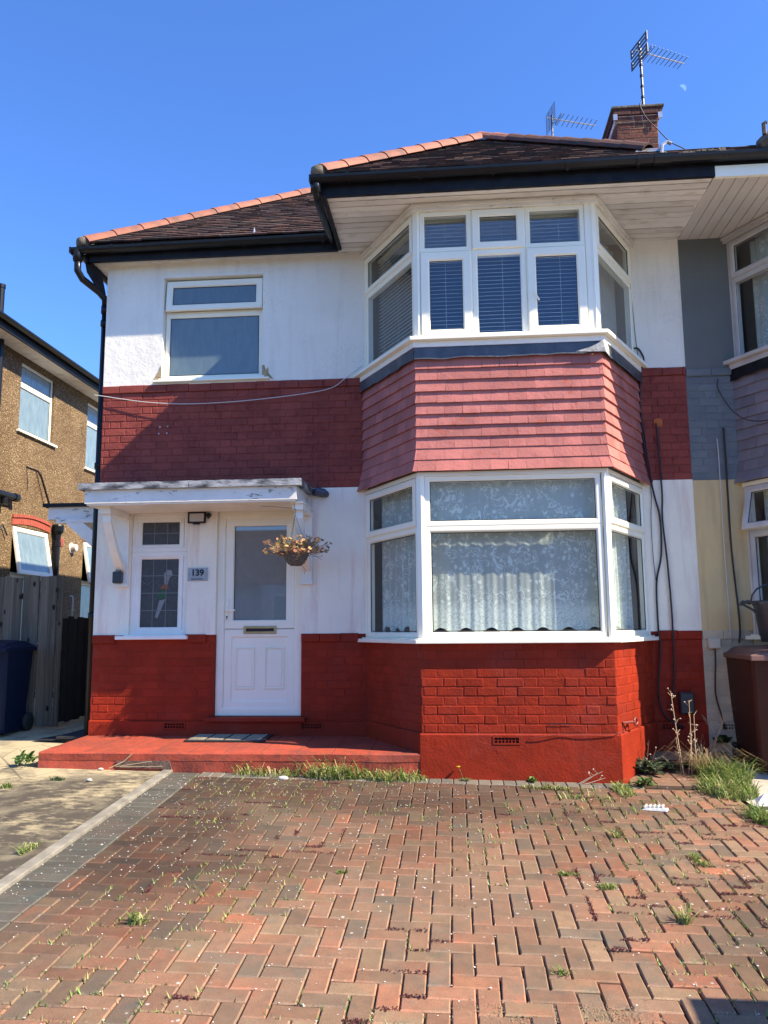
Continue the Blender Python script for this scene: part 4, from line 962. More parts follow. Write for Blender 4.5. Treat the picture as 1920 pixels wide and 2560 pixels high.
# small wall fittings that belong to the house
m = MB(); fbox(m, Fr((0, 0), (1, 0)), 2.075, 2.205, .024, .075, -.76, -.565, ch=.012); m.build('vent_cover', M_greytub, H)
patch('primer_patch', M_orange, WALL, [(1.995, 1.985), (2.075, 1.985), (2.08, 2.06), (2.03, 2.075), (1.998, 2.055)], .0105, H, .001)
F2_, L2_ = FF[2]
m = MB(); pts = []
for k in range(15): t = 2*pi*k/14; pts.append(F2_(.235+.045*cos(t), .075-.0*sin(t), -.745+.030*sin(t)))
m.tube(pts, .009, 6, cap=False); m.tube([F2_(.10, .008, -.75), F2_(.19, .07, -.745)], .011, 6); m.tube([F2_(.10, .01, -.75), F2_(.098, .012, -.83)], .003, 5); m.build('ring_bolt', M_redcable, H)
patch('missing_mortar', M_dark, Fr((0, -.943), (1, 0)), [(.77, -.752), (.965, -.752), (.966, -.745), (.77, -.743)], .0092, H, .001)
for F, pts, nm in ((FF[0][0], None, ''),): pass
m = MB()
for x, z in ((-2.99, 2.13), (-2.91, 2.135), (-3.0, 2.06), (-2.915, 2.063)): m.lathe([(.008, 0), (.010, .003), (.006, .006)], (x, -.008, z), 8, ax='y')
m.build('old_screws', M_alu, H)

# ---- front step
def step():
    m = MB(); x0, x1, y0, y1, zt, zf = -3.625, -.30, -.965, -.0, -.972, -.990
    nx, ny = 70, 10; vs = []
    def wob(x, y, z, k=.006): return noise.noise(Vector((x*6, y*6, z*9)))*k
    # front face rows then the top
    rows = [(y0, lambda x: gz(x, y0)-.03), (y0, lambda x: zf-.075), (y0-.003, lambda x: zf-.068), (y0-.004, lambda x: zf-.012), (y0+.006, lambda x: zf)] + [(y0+(y1-y0)*t/8, lambda x, t=t: zf+(zt-zf)*t/8) for t in range(1, 9)]
    for y, zfun in rows:
        for i in range(nx+1):
            x = x0+(x1-x0)*i/nx; z = zfun(x); e = wob(x, y, z, .011)+wob(x*.3, y, z, .012)
            lim = x
            if y > y0+.01: lim = min(x, x1)
            vs.append((x, y+(e if y < y0+.01 else 0), z+wob(x, y+3, z, .004)))
    R = len(rows); m.mesh(vs, [(r*(nx+1)+i, r*(nx+1)+i+1, (r+1)*(nx+1)+i+1, (r+1)*(nx+1)+i) for r in range(R-1) for i in range(nx)])
    L = [vs[r*(nx+1)] for r in range(R)]+[(x0, y1, -1.35), (x0, y0, -1.35)]; m.poly(L)
    ob = m.build('front_step', M_step, H)
    g = MB()
    for x in [x0+.31*k+.1 for k in range(1, 11)]: g.hexa([(x-.0025, -.955, zf-.004), (x+.0025, -.955, zf-.004), (x+.0025, -.02, zt-.004), (x-.0025, -.02, zt-.004), (x-.0025, -.955, zf+.0025), (x+.0025, -.955, zf+.0025), (x+.0025, -.02, zt+.0025), (x-.0025, -.02, zt+.0025)])
    g.build('tile_joints', simple('grimy_joint', UP(.13, .04, .03), rough=.9), ob)
    return ob
STP = step()
m = MB(); m.prism([(-2.92, -.976, -1.062), (-2.45, -.976, -1.058), (-2.43, -.976, -1.125), (-2.90, -.976, -1.118)], (0, .03, 0)); m.build('exposed_brick', M_brickraw, H)

# ------------------------------------------------------------------ curtains and blinds behind the glass
def curtain(name, F, u0, u1, z0, z1, d, mat, label, fold=.018, nf=9, scal=0., seed=1, cat='curtain', gather=None, group=None):
    m = MB(); nx, nz = 150, 10; vs = []; uv = []
    for j in range(nz+1):
        for i in range(nx+1):
            t = i/nx; u = u0+(u1-u0)*t; z = z0+(z1-z0)*j/nz
            if gather: u = gather(u, z)
            if j == 0 and scal: z = z0+scal*(abs(sin(t*nf*.62*pi)))**2.2
            dd = d+fold*(sin(t*nf*2*pi+seed)+.5*sin(t*nf*4.7*pi+seed*2)+.3*noise.noise(Vector((t*20, z*2, seed))))*(1.0-.4*j/nz)
            vs.append(F(u, dd, z)); uv.append((u0+(u1-u0)*t*1.25+seed, z, 0))
    m.uv = uv; m.mesh(vs, [(j*(nx+1)+i, j*(nx+1)+i+1, (j+1)*(nx+1)+i+1, (j+1)*(nx+1)+i) for j in range(nz) for i in range(nx)])
    return top(m, name, mat, F((u0+u1)/2, d, z1), label, cat, group, smooth=True)
G = 'lace nets in the lower bay window'
L0, L1, L2 = [f[1] for f in FF]
curtain('net_curtain', FF[1][0], .06, L1-.06, .005, 1.36, -.13, M_lace, 'wide scalloped white lace net behind the large front bay pane', .0042, 11, .045, 1, 'net curtain', group=G)
curtain('net_curtain', FF[0][0], .10, L0-.10, .005, 1.36, -.13, M_lace_side, 'white lace net behind the shaded left side light of the lower bay', .014, 7, .06, 4, 'net curtain', group=G)
curtain('net_curtain', FF[2][0], .10, L2-.12, .005, 1.36, -.13, M_lace_side, 'gathered white lace net behind the sunlit right side light of the lower bay', .022, 9, .05, 6, 'net curtain', group=G)
def blind(F, u0, u1, z0, z1, d, label, pitch=.037):
    m = MB(); z = z0
    while z < z1:
        m.hexa([F(u0, d+.017, z), F(u1, d+.017, z), F(u1, d-.017, z+.014), F(u0, d-.017, z+.014), F(u0, d+.017, z+.0025), F(u1, d+.017, z+.0025), F(u1, d-.017, z+.0165), F(u0, d-.017, z+.0165)]); z += pitch
    e = thing('venetian_blind', label, 'blind', F((u0+u1)/2, d, z0)); m.build('slats', M_slat, e)
    c = MB()
    for t in (.14, .5, .86): c.tube([F(u0+(u1-u0)*t, d+.018, z0), F(u0+(u1-u0)*t, d+.018, z1+.03)], .0015, 4)
    c.build('ladder_cord', M_upvc, e)
    h = MB(); fbox(h, F, u0, u1, d-.02, d+.02, z1, z1+.03); h.build('headrail', M_upvc, e)
blind(FF[1][0], .07, L1-.10, 2.65, 3.80, -.13, 'white slatted blind lowered behind the upper bay front window')
blind(FF[0][0], .10, L0-.12, 2.65, 3.80, -.13, 'slatted blind behind the upper bay left side light')
curtain('curtain', FF[2][0], .14, L2-.06, 2.63, 3.82, -.16, M_curtain, 'plain grey curtain drawn behind the upper bay right side light', .012, 6, 0, 3)

# ------------------------------------------------------------------ right neighbour (mirrored half)
N = thing('semi_detached_house', 'adjoining semi painted grey above and cream below, right of the white one', 'house', (5, 0, -1.2))
MIR = [(2*XR-x, y) for x, y in reversed(BAY)]
XE = 8.2
hup = (MIR[0][0]+.02, MIR[3][0]-.02, 2.60, T+.01); hlo = (MIR[0][0]+.02, MIR[3][0]-.02, -.04, 1.41)
m = MB(); wall_quads(m, WALL, XR, XE, zb1-.02, T+.02, [hup], d=.011); m.build('upper_wall', M_grey, N)
m = MB(); wall_quads(m, WALL, XR, XE, -.0, SF-.01, [hlo], d=.009); m.build('lower_wall', M_cream, N)
m = MB(); wall_quads(m, WALL, XR, XE, SF-.01, zb1-.02, [], d=0); bricks(m, WALL, XR+.001, MIR[0][0], SF-.01, zb0-.02, ph=.11, courses=14, prot=.004); cap(m, WALL, XR+.001, MIR[0][0]-.02, zb0-.02, zb1-.02); m.build('brick_band', M_greyb, N)
m = MB(); wall_quads(m, WALL, XR, XE, -.84, .0, [], d=0); bricks(m, WALL, XR+.001, MIR[0][0], -.825, -.075, ph=.11, courses=10, prot=.003); cap(m, WALL, XR+.001, 2.78, -.075, .003, d=.013)
rough_plinth(m, WALL, XR, XE, -1.4, -.838, .02, [(2.44, 2.66, -.915, -.842)]); m.build('lower_brickwork', M_creamb, N)
air_brick(N, WALL, 2.442, 2.658, -.913, -.844, .02, M_creamb)
COLN = dict(low=M_creamb, sill=M_upvc, tile=M_mauvetile, lead=M_blackpaint, sill2=M_upvc_old, board=M_upvc_old, head=M_upvc_old, win=M_upvc_old, glass_lo=M_glass, glass_up=M_glass)
FN = bay(N, MIR, COLN, 22, 0, False)
m = MB()
for z0, z1 in ((-.8, 1.42), (2.42, 3.9)):
    x0, x1, y0, y1 = XR+.02, XE-.01, .10, 3.4
    for P in ([(x0, y1, z0), (x1, y1, z0), (x1, y1, z1), (x0, y1, z1)], [(x0, y0, z0), (x0, y1, z0), (x0, y1, z1), (x0, y0, z1)], [(x1, y0-.1, z0), (x1, y1, z0), (x1, y1, z1), (x1, y0-.1, z1)],
              [(x0, y0-.1, z0), (x1, y0-.1, z0), (x1, y1, z0), (x0, y1, z0)], [(x0, y0-.1, z1), (x1, y0-.1, z1), (x1, y1, z1), (x0, y1, z1)]): m.poly(P)
m.build('interior', M_room, N)
m = MB(); x = XR+.004
while x < 5.9: m.box(x+.002, x+.094, -1.20, .02, T-.006, T+.02); m.box(x+.094, x+.100, -1.20, .02, T+.000, T+.02); x += .1
m.build('soffit', M_pvc_soffit, N)
m = MB(); m.box(2.322, 5.9, -1.24, -1.203, T-.045, T+.055); m.build('fascia', M_upvc, N)
m = MB(); m.box(2.32, 5.9, -1.239, -1.197, T+.056, T+.13); m.build('gutter_board', M_blackpaint, N)
m = MB(); gutter(m, (2.401, -1.295, gzv+.012), (5.9, -1.295, gzv+.02), (0, -1, 0)); m.build('gutter', M_black, N)
m = MB(); bx0 = 2*XR-(ax0+2*half)
ap2 = (2*XR-apex[0], apex[1], apex[2])
m.poly([(bx0, ay0+.03, ez), (bx0+2*half, ay0+.03, ez), ap2], (.3, .2, .2)); m.poly([(bx0, ay0+.03, ez), ap2, (ap2[0], 3.8, ap2[2]), (bx0, 3.8, ez)], (.3, .2, .2))
roof_plane(m, (bx0, ay0, ez), (1, 0), (0, 1), 2*half, lambda u, s: s/rl < min(u, 2*half-u)+.04, 22, 41)
roof_plane(m, (ax0+2*half-.15, ay0, ez-.01), (1, 0), (0, 1), bx0-ax0-2*half+.3, lambda u, s: True, 3, 42)
NR = m.build('roof', M_roof, N)
hip_tiles(NR, (bx0+.10, ay0+.10, ez+.10), (ap2[0], ap2[1], ap2[2]+.045), seed=7, n=8)
m = MB(); m.lathe([(.09, -.05), (.13, .0), (.12, .05), (.07, .10), (.01, .12)], (bx0+.10, ay0+.06, ez+.06), 12); m.tube([(bx0+.02, ay0-.02, ez+.12), (bx0+.02, ay0-.02, ez+.22), (bx0+.04, ay0-.02, ez+.23)], .018, 6); m.build('mortar_plug', M_mortar, NR)
m = MB()
for k in range(7): m.box(2.05+.05*k, 2.10+.05*k+.01, -1.28, -1.16, ez+.02+random.uniform(0, .02), ez+.045+random.uniform(0, .03))
m.build('loose_slates', M_mortar, NR)
def pull(u, z): return u-(.30*max(0, (3.4-z))**1.2*.35)*0
curtain('net_curtain', FN[0][0], .16, FN[0][1]-.06, 2.63, 3.82, -.15, M_lace_up, 'dim patterned net in the upper bay window of the grey house', .016, 7, 0, 9, 'net curtain')
curtain('net_curtain', FN[0][0], .10, FN[0][1]-.06, .0, 1.36, -.14, M_lace_up, 'patterned net in the lower bay window of the cream painted house', .016, 7, .04, 11, 'net curtain')
# top vent of neighbour lower bay pushed open
# meter box and junction bits on cream brickwork
m = MB(); fbox(m, WALL, 2.375, 2.485, .004, .05, -.162, -.068, ch=.008); m.build('junction_box', simple('cream_box', UP(.55, .48, .36), rough=.5), N)

# ------------------------------------------------------------------ left neighbour (pebble dashed side wall faces the gap)
XN = -6.95
P = thing('detached_house', 'brown pebbledashed house across the alley at the left edge', 'house', (-8, 5, -1))
FNB = Fr((XN, 0), (0, 1), (1, 0))     # u = world y
wins = [(4.25, 5.36, 3.27, 4.42), (6.66, 7.9, 3.12, 4.42), (4.24, 5.36, -.2, 1.72), (6.72, 7.9, .02, 1.72)]
m = MB(); wall_quads(m, FNB, 1.2, 14, -1.1, 4.52, wins, d=0, rev=.07); m.poly([(XN, 1.2, -1.1), (-13, 1.2, -1.1), (-13, 1.2, 4.52), (XN, 1.2, 4.52)]); m.poly([(-13, 14, -1.1), (XN, 14, -1.1), (XN, 14, 4.52), (-13, 14, 4.52)]); m.poly([(-13, 14, -1.1), (-13, 1.2, -1.1), (-13, 1.2, 4.52), (-13, 14, 4.52)])
m.build('wall', M_pebble, P)
m = MB(); m.box(XN, XN+.34, .9, 14.3, 4.515, 4.54); m.build('soffit', M_soffit, P)
m = MB(); m.box(XN+.34, XN+.37, .9, 14.3, 4.50, 4.66); m.build('fascia', M_blackpaint, P)
m = MB(); gutter(m, (XN+.43, .85, 4.66), (XN+.43, 14.3, 4.66), (1, 0, 0)); m.build('gutter', M_black, P)
m = MB(); r_ = [(XN+.42, .9, 4.68), (XN+.42, 14.3, 4.68), (-10, 12, 6.3), (-10, 3.2, 6.3)]; m.poly(r_); m.poly([(XN+.42, .9, 4.68), (-10, 3.2, 6.3), (-13.4, .9, 4.68)]); m.poly([(-13.4, .9, 4.68), (-10, 3.2, 6.3), (-10, 12, 6.3), (-13.4, 14.3, 4.68)]); m.poly([(-13.4, 14.3, 4.68), (-10, 12, 6.3), (XN+.42, 14.3, 4.68)])
m.poly([(XN+.42, .9, 4.675), (-13.4, .9, 4.675), (-13.4, 14.3, 4.675), (XN+.42, 14.3, 4.675)]); m.c = [(.08, .05, .045)]*len(m.f); m.build('roof', M_roof, P)
class FrX(Fr):
    pass
FNd = Fr((XN-.04, 0), (0, 1), (1, 0))
def nbwin(u0, u1, z0, z1, tr, opened):
    cells = [(u0, u1, z0, tr, 'fix', .055)]
    if not opened: cells.append((u0, u1, tr, z1, 'fix', .055))
    Wd = window(P, FNd, cells, M_upvc, 0, mat_g=M_nbglass)
    if opened:
        m = MB(); ring(m, FNd, u0, u1, tr, z1, .04, -.06, 0); m.build('vent_frame', M_upvc, Wd)
        an = radians(11); hz = z1-.03
        class FH(Fr):
            def __call__(s, u, d, z):
                k = z-hz; q = s.o+s.d*u+s.n*(d*cos(an)-k*sin(an)); return (q.x, q.y, hz+k*cos(an)+d*sin(an))
        Fh = FH((XN-.03, 0), (0, 1), (1, 0)); m = MB(); ring(m, Fh, u0+.02, u1-.02, tr-.02, z1-.03, .075, 0, .04); m.build('sash', M_upvc, Wd)
        m = MB(); fbox(m, Fh, u0+.09, u1-.09, .014, .02, tr+.05, z1-.10); m.build('pane', M_nbglass, Wd)
    m = MB(); fbox(m, FNB, u0-.06, u1+.10, -.04, .05, z0-.035, z0-.002); m.build('window_sill', M_upvc, Wd)
nbwin(4.25, 5.36, 3.27, 4.42, 4.05, False); nbwin(6.66, 7.9, 3.12, 4.42, 4.02, False)
nbwin(4.24, 5.36, -.2, 1.72, .94, True); nbwin(6.72, 7.9, .02, 1.72, .94, True)
for u0, u1 in ((4.2, 5.42), (6.68, 7.95)):
    m = MB(); n = 22
    for k in range(n):
        t0, t1 = k/n, (k+1)/n; z = lambda t: 1.72+.05*sin(pi*t)
        for (e, g, d) in ((0, .10, .015), (.112, .16, .035)):
            a, b = u0+(u1-u0)*t0+.004, u0+(u1-u0)*t1-.004
            m.hexa([FNB(a, 0, z(t0)+e), FNB(b, 0, z(t1)+e), FNB(b, 0, z(t1)+g), FNB(a, 0, z(t0)+g), FNB(a, d, z(t0)+e), FNB(b, d, z(t1)+e), FNB(b, d, z(t1)+g), FNB(a, d, z(t0)+g)])
    m.build('tile_lintel', simple('red_tile_lintel', UP(.42, .09, .05), UP(.32, .065, .04), 9, .7), P)
m = MB(); m.tube([(XN+.06, 3.52, 4.6), (XN+.06, 3.52, 2.4)], .045, 10); m.tube([(XN+.06, 3.52, 2.9), (XN+.06, 3.52, 2.8)], .06, 10); m.build('downpipe', M_black, P)
m = MB(); m.tube([(XN+.08, 5.56, 1.75), (XN+.08, 5.56, -1.)], .052, 10); m.lathe([(.055, -.12), (.06, -.02), (.10, .04), (.105, .13), (.09, .16)], (XN+.08, 5.56, 1.72), 12); m.tube([(XN+.08, 5.56, 1.58), (XN+.08, 5.56, 1.50)], .065, 10); m.build('downpipe', M_black, P)
m = MB(); m.tube([(XN+.10, 3.4, 2.13), (XN+.10, 4.15, 2.13)], .055, 10); m.tube([(XN+.10, 4.05, 2.13), (XN+.10, 4.15, 2.13)], .068, 10); m.tube([(XN+.10, 3.8, 2.13), (XN+.10, 3.8, 1.98)], .05, 10); m.build('waste_pipe', M_black, P)
m = MB(); fbox(m, FNB, 5.70, 5.93, 0, .012, 1.53, 1.68)
for k in range(5): fbox(m, FNB, 5.71, 5.92, .012, .02, 1.545+.027*k, 1.556+.027*k)
m.build('wall_vent', simple('terracotta_vent', UP(.38, .10, .06), rough=.7), P)
m = MB(); m.lathe([(.10, 0), (.10, .012), (.065, .014), (.065, .10), (.05, .11)], (XN, 6.25, 1.54), 14, ax='x'); m.build('flue_outlet', M_upvc_old, P)
m = MB(); m.tube([(XN+.03, 3.85, 1.60), (XN+.03, 3.9, 1.68), (XN+.05, 4.02, 1.52)], .012, 6); m.build('hook_bracket', M_cable, P)
m = MB(); m.tube([(-7.35, 4.2, 4.6), (-7.35, 4.2, 5.72)], .055, 10); m.tube([(-7.35, 4.2, 5.67), (-7.35, 4.2, 5.73)], .065, 10); m.build('vent_pipe', M_black, P)
m = MB(); m.tube([(XN+.012, 4.55, 2.72), (XN+.012, 4.92, 2.72), (XN+.012, 4.98, 2.66)], .009, 5); m.tube([(XN+.012, 4.55, 2.72), (XN+.012, 4.62, 2.35)], .005, 5)
m.tube([(XN+.015, 5.02, 2.70), (XN+.015, 4.84, 2.72), (XN+.015, 5.18, 2.15)], .006, 5); m.tube([(XN+.015, 5.00, 2.68), (XN+.015, 5.44, 2.10)], .014, 5)
m.build('dark_wall_lines', M_cable, P)  # thin black tubes following dark lines on the pebbledash

# ------------------------------------------------------------------ fences, alley
def boards(name, p0, p1, z0, z1, mat, label, wd=.12, seed=1, overlap=True, gap=.003, cat='fence', jit=.008):
    e = thing(name, label, cat, (p0[0], p0[1], z0)); a, b = Vector(p0), Vector(p1); L = (b-a).length; F = Fr(p0, b-a); r = random.Random(seed)
    m = MB(); u = 0; k = 0
    while u < L-.02:
        wv = min(wd*r.uniform(.85, 1.12), L-u); c = r.uniform(.7, 1.2); d = .014*(k % 2) if overlap else 0
        z1_ = (z1(u/L) if callable(z1) else z1)+r.uniform(-jit, jit); zz = z0+r.uniform(-.01, .01)
        m.hexa([F(u+gap, d, zz), F(u+wv-gap, d+.004, zz), F(u+wv-gap, d+.004, z1_), F(u+gap, d, z1_), F(u+gap, d+.014, zz), F(u+wv-gap, d+.02, zz), F(u+wv-gap, d+.02, z1_), F(u+gap, d+.014, z1_)], (c, c*.98, c*.95)); u += wv; k += 1
    m.build('board_panel', mat, e)
    m = MB(); zt = z1(0.5) if callable(z1) else z1
    for z in (z0+.3, (z0+zt)/2, zt-.25): fbox(m, F, .02, L-.02, -.05, -.004, z, z+.07, (.8, .8, .8))
    m.build('rail', mat, e)
    return e
boards('fence', (-5.03, .84), (-4.335, .80), -.985, .655, M_fence, 'tall weathered grey board panel with knots beside the alley', .105, 3)
boards('fence', (-6.9, .98), (-5.035, .95), -1.0, .665, M_fence, 'grey board fence panel set back behind the blue bin', .11, 8)
boards('fence', (-4.36, .83), (-4.62, 7.), -.95, .20, M_darkfence, 'low black stained fence running back along the dark alley', .13, 9, jit=.015)
boards('fence', (-4.7, 4.2), (-3.65, 4.3), -.9, .62, M_darkfence, 'dark board fence closing the far end of the alley', .12, 12)
m = MB(); m.tube([(-4.45, 1.25, -.2), (-4.45, 1.25, .43), (-4.46, 1.25, .45), (-4.49, 1.25, .455)], .010, 8); m.tube([(-4.45, 1.25, .28), (-4.45, 1.25, .30)], .015, 8)
top(m, 'water_pipe', M_upvc_old, (-4.45, 1.25, -.2), 'thin white pipe with an elbow standing behind the fence end', 'pipe', smooth=True)
m = MB(); m.box(-3.98, -3.63, .05, .75, -1.02, -.995); m.mesh([(-4.25, .1, -1.035), (-3.66, .0, -1.035), (-3.66, .8, -1.0), (-3.9, .8, -1.0)], [(0, 1, 2, 3)])
top(m, 'black_sheet', M_rubber, (-3.9, .3, -1.03), 'flat black sheet lying in the alley mouth', 'mat')  # flat black box and skewed quad laid on the alley ground
m = MB(); m.box(-3.64, -3.55, -.05, .04, -1.10, -.90); 

# ------------------------------------------------------------------ wheelie bins and tub
def wheelie(name, label, loc, rz, body, lid, h=1.0, wd=.56, dp=.70, print_=False, back=False):
    e = thing(name, label, 'bin', loc); e.rotation_euler = (0, 0, rz); WO[e.name] = Vector((0, 0, 0))
    m = MB(); n = 6
    def sec(z, w2, d0, d1, ch=.025): return [(-w2+ch, d0, z), (w2-ch, d0, z), (w2, d0+ch, z), (w2, d1-ch, z), (w2-ch, d1, z), (-w2+ch, d1, z), (-w2, d1-ch, z), (-w2, d0+ch, z)]
    H0 = h-.10; S = [sec(.02, wd*.40, -dp*.34, dp*.40), sec(.06, wd*.41, -dp*.36, dp*.41), sec(H0*.5, wd*.455, -dp*.43, dp*.45), sec(H0-.03, wd*.49, -dp*.49, dp*.49), sec(H0-.03, wd*.515, -dp*.52, dp*.51), sec(H0, wd*.515, -dp*.52, dp*.51)]
    vs = [p for s in S for p in s]; m.mesh(vs, [(8*i+q, 8*i+(q+1) % 8, 8*i+8+(q+1) % 8, 8*i+8+q) for i in range(5) for q in range(8)]+[tuple(range(7, -1, -1)), tuple(40+q for q in range(8))])
    for q in (-1, 1): m.box(q*wd*.46-.008, q*wd*.46+.008, -.12, -.09, H0-.16, H0-.03); m.box(q*wd*.46-.008, q*wd*.46+.008, .0, .03, H0-.16, H0-.03)
    m.build('body', body, e, bevel=.008, local=(0, 0, 0))
    l = MB(); nx = 10; vs = []
    prof = [(-dp*.56, .0, .53), (-dp*.56, .030, .53), (-dp*.50, .045, .52), (-dp*.30, .075, .50), (0, .090, .49), (dp*.30, .085, .49), (dp*.47, .06, .50), (dp*.53, .03, .51), (dp*.53, .0, .51)]
    for y, z, wq in prof:
        for i in range(nx+1):
            t = -1+2*i/nx; edge = abs(t) > .99; vs.append((wd*wq*t, y, H0+(z*(1-.25*t*t) if not edge else min(z, .012))))
    l.mesh(vs, [(j*(nx+1)+i, j*(nx+1)+i+1, (j+1)*(nx+1)+i+1, (j+1)*(nx+1)+i) for j in range(len(prof)-1) for i in range(nx)])
    l.box(-wd*.53, wd*.53, -dp*.58, -dp*.54, H0-.035, H0+.012); l.box(-wd*.53, -wd*.50, -dp*.55, dp*.52, H0-.03, H0+.014); l.box(wd*.50, wd*.53, -dp*.55, dp*.52, H0-.03, H0+.014)
    l.build('lid', lid, e, smooth=False, local=(0, 0, 0), bevel=.006)
    hd = MB(); hd.tube([(-wd*.42, dp*.52, H0-.03), (-wd*.42, dp*.60, H0+.0), (wd*.42, dp*.60, H0+.0), (wd*.42, dp*.52, H0-.03)], .014, 8); hd.build('handle', body, e, local=(0, 0, 0))
    for s_ in (-1, 1):
        wh = MB(); wh.lathe([(.03, -.022), (.095, -.022), (.10, 0), (.095, .022), (.03, .022)], (s_*wd*.46, dp*.42, .10), 18, ax='x'); wh.build('wheel', M_rubber, e, local=(0, 0, 0), smooth=True)
    return e
gzb = gz(-5, .75)
BB = wheelie('wheelie_bin', 'blue wheelie bin with a council emblem, in front of the grey fence', (-4.86, .46, -1.02), radians(0), M_bluebin, M_bluebin, .99, .50, .56)
# council emblem printed on the right of its front face
em = MB(); ex, ez_, ey = .115, .57, -.262
def slope_y(z): return -.56*(.36+.13*(z-.06)/.83)-.0035
def pt(x, z): return (x, slope_y(z)-.001, z)
def line(p, q, wdt=.003):
    a = Vector(pt(*p)); b = Vector(pt(*q)); em.tube([a, b], wdt/2, 4)
for (cx, cz) in ((0, .052), (-.016, .026), (.016, .026), (0, 0.0), (-.016, -.0), (.016, -.0), (0, -.026)):
    pts = [(ex+cx+.011*cos(k*pi/3+pi/6), .60+cz+.013*sin(k*pi/3+pi/6)) for k in range(6)]
    for k in range(6): line(pts[k], pts[(k+1) % 6])
x0, x1, z0, z1 = ex-.05, ex+.045, .505, .545
for a_, b_ in (((x0, z0+.008), (x0, z1-.01)), ((x0, z1-.01), (x0+.01, z1)), ((x0+.01, z1), (x1, z1+.006)), ((x1, z1+.006), (x1, z0+.01)), ((x1, z0+.01), (x1-.01, z0)), ((x1-.01, z0), (x0, z0+.008))): line(a_, b_, .004)
em.build('council_emblem', M_print, BB, local=(0, 0, 0))
def text(body, size, loc, name, mat, parent, ext=.0015, rot=(pi/2, 0, 0), offs_=0.):
    cu = bpy.data.curves.new(name, 'FONT'); cu.body = body; cu.size = size; cu.extrude = ext; cu.align_x = 'CENTER'; cu.align_y = 'CENTER'; cu.offset = offs_
    tmp = bpy.data.objects.new('tmp', cu); SC.collection.objects.link(tmp); dg = bpy.context.evaluated_depsgraph_get()
    me = bpy.data.meshes.new_from_object(tmp.evaluated_get(dg)); bpy.data.objects.remove(tmp); me.materials.clear(); me.materials.append(mat)
    o = bpy.data.objects.new(name, me); SC.collection.objects.link(o); o.location = loc; o.rotation_euler = rot; o.parent = parent; return o
text('Harrow', .027, (ex-.002, slope_y(.525)-.001, .526), 'bin_lettering', M_print, BB)
BR = wheelie('wheelie_bin', 'large brown wheelie bin with a tub on its lid, beside the cream wall', (2.82, -.30, -1.205), radians(0), M_brownbin, M_brownlid, 1.09, .58, .72)
tb = thing('plastic_tub', 'dark grey plastic tub with side handles on the brown bin lid', 'tub', (2.86, -.42, -.098))
m = MB(); m.lathe([(.130, 0), (.140, .01), (.142, .05), (.150, .055), (.178, .30), (.195, .34), (.195, .365), (.184, .365), (.170, .30), (.134, .02)], (2.86, -.42, -.098), 28); m.build('body', M_greytub, tb, smooth=True)
for s_ in (-1, 1):
    m = MB(); xx = 2.86+s_*.19; m.tube([(xx, -.48, .245), (xx+s_*.07, -.47, .262), (xx+s_*.105, -.45, .235), (xx+s_*.105, -.38, .235), (xx+s_*.07, -.36, .262), (xx, -.35, .245)], .013, 6); m.tube([(xx+s_*.10, -.45, .235), (xx+s_*.02, -.46, .185), (xx+s_*.0, -.46, .16)], .011, 6); m.build('handle', M_greytub, tb)
m = MB(); m.tube([(2.86-.02+.19*sin(t*pi/8-pi/2)*1.0, -.42, .255+.16*cos(t*pi/8-pi/2)) for t in range(9)], .008, 6); m.build('bail', M_greytub, tb)

# ------------------------------------------------------------------ things on the wall and the step
ns = thing('house_number_sign', 'brushed metal plaque reading 139 Everton Drive beside the door', 'sign', (-2.55, -.014, .60))
m = MB(); fbox(m, WALL, -2.652, -2.447, .018, .023, .535, .665, ch=.001); m.build('plate', M_plate, ns, bevel=.002)
MT = simple('black_letter', UP(.008, .008, .012), rough=.4, bd=0)
t_ = text('139', .088, (0, 0, 0), 'numerals', MT, ns, .003, offs_=.0022); t_.location = (-.0, -.0125, .014)
t_ = text('Everton Drive.', .0205, (0, 0, 0), 'street_name', MT, ns, .001, offs_=.0004); t_.location = (.0, -.0105, -.046)
for x in (-2.640, -2.459): m = MB(); m.lathe([(.008, 0), (.008, .008), (.005, .011)], (x, -.022, .602), 10, ax='y'); m.build('screw', M_alu, ns, smooth=True)
fl = thing('floodlight', 'black framed security floodlight under the door canopy', 'floodlight', (-2.56, -.02, 1.17))
m = MB(); Ff = Fr((0, -.05), (1, 0)); ring(m, Ff, -2.655, -2.475, 1.115, 1.228, .016, -.03, .012); fbox(m, Ff, -2.645, -2.485, -.04, -.028, 1.125, 1.218)
for k in range(8): fbox(m, Ff, -2.64+.02*k, -2.632+.02*k, -.05, -.04, 1.125, 1.218)
fbox(m, Ff, -2.60, -2.53, -.01, .008, 1.10, 1.116); m.build('housing', M_black, fl)
m = MB(); fbox(m, Ff, -2.64, -2.49, -.006, -.001, 1.13, 1.213, mi=0); fbox(m, Ff, -2.60, -2.53, -.001, .001, 1.152, 1.192, mi=1); m.build('lens', [M_lens, M_upvc_old], fl)
m = MB(); m.tube([(-2.50, -.02, 1.20), (-2.44, -.02, 1.20)], .010, 8); m.lathe([(.024, 0), (.026, .02), (.022, .035), (.01, .04)], (-2.445, -.02, 1.195), 12, ax='y'); m.tube([(-2.455, -.02, 1.16), (-2.45, -.02, 1.19)], .008, 6); m.tube([(-2.60, -.012, 1.22), (-2.50, -.012, 1.235), (-2.37, -.012, 1.238)], .003, 5); m.build('motion_sensor', M_black, fl)
ks = thing('key_safe', 'small black key safe fixed below the left canopy bracket', 'key safe', (-3.33, -.04, .58))
m = MB(); m.box(-3.392, -3.306, -.115, -.052, .515, .635, ch=.008); m.build('body', M_greytub, ks, bevel=.004); m = MB(); m.tube([(-3.37, -.08, .63), (-3.37, -.08, .655), (-3.328, -.08, .655), (-3.328, -.08, .63)], .006, 6); m.build('shackle', M_black, ks)
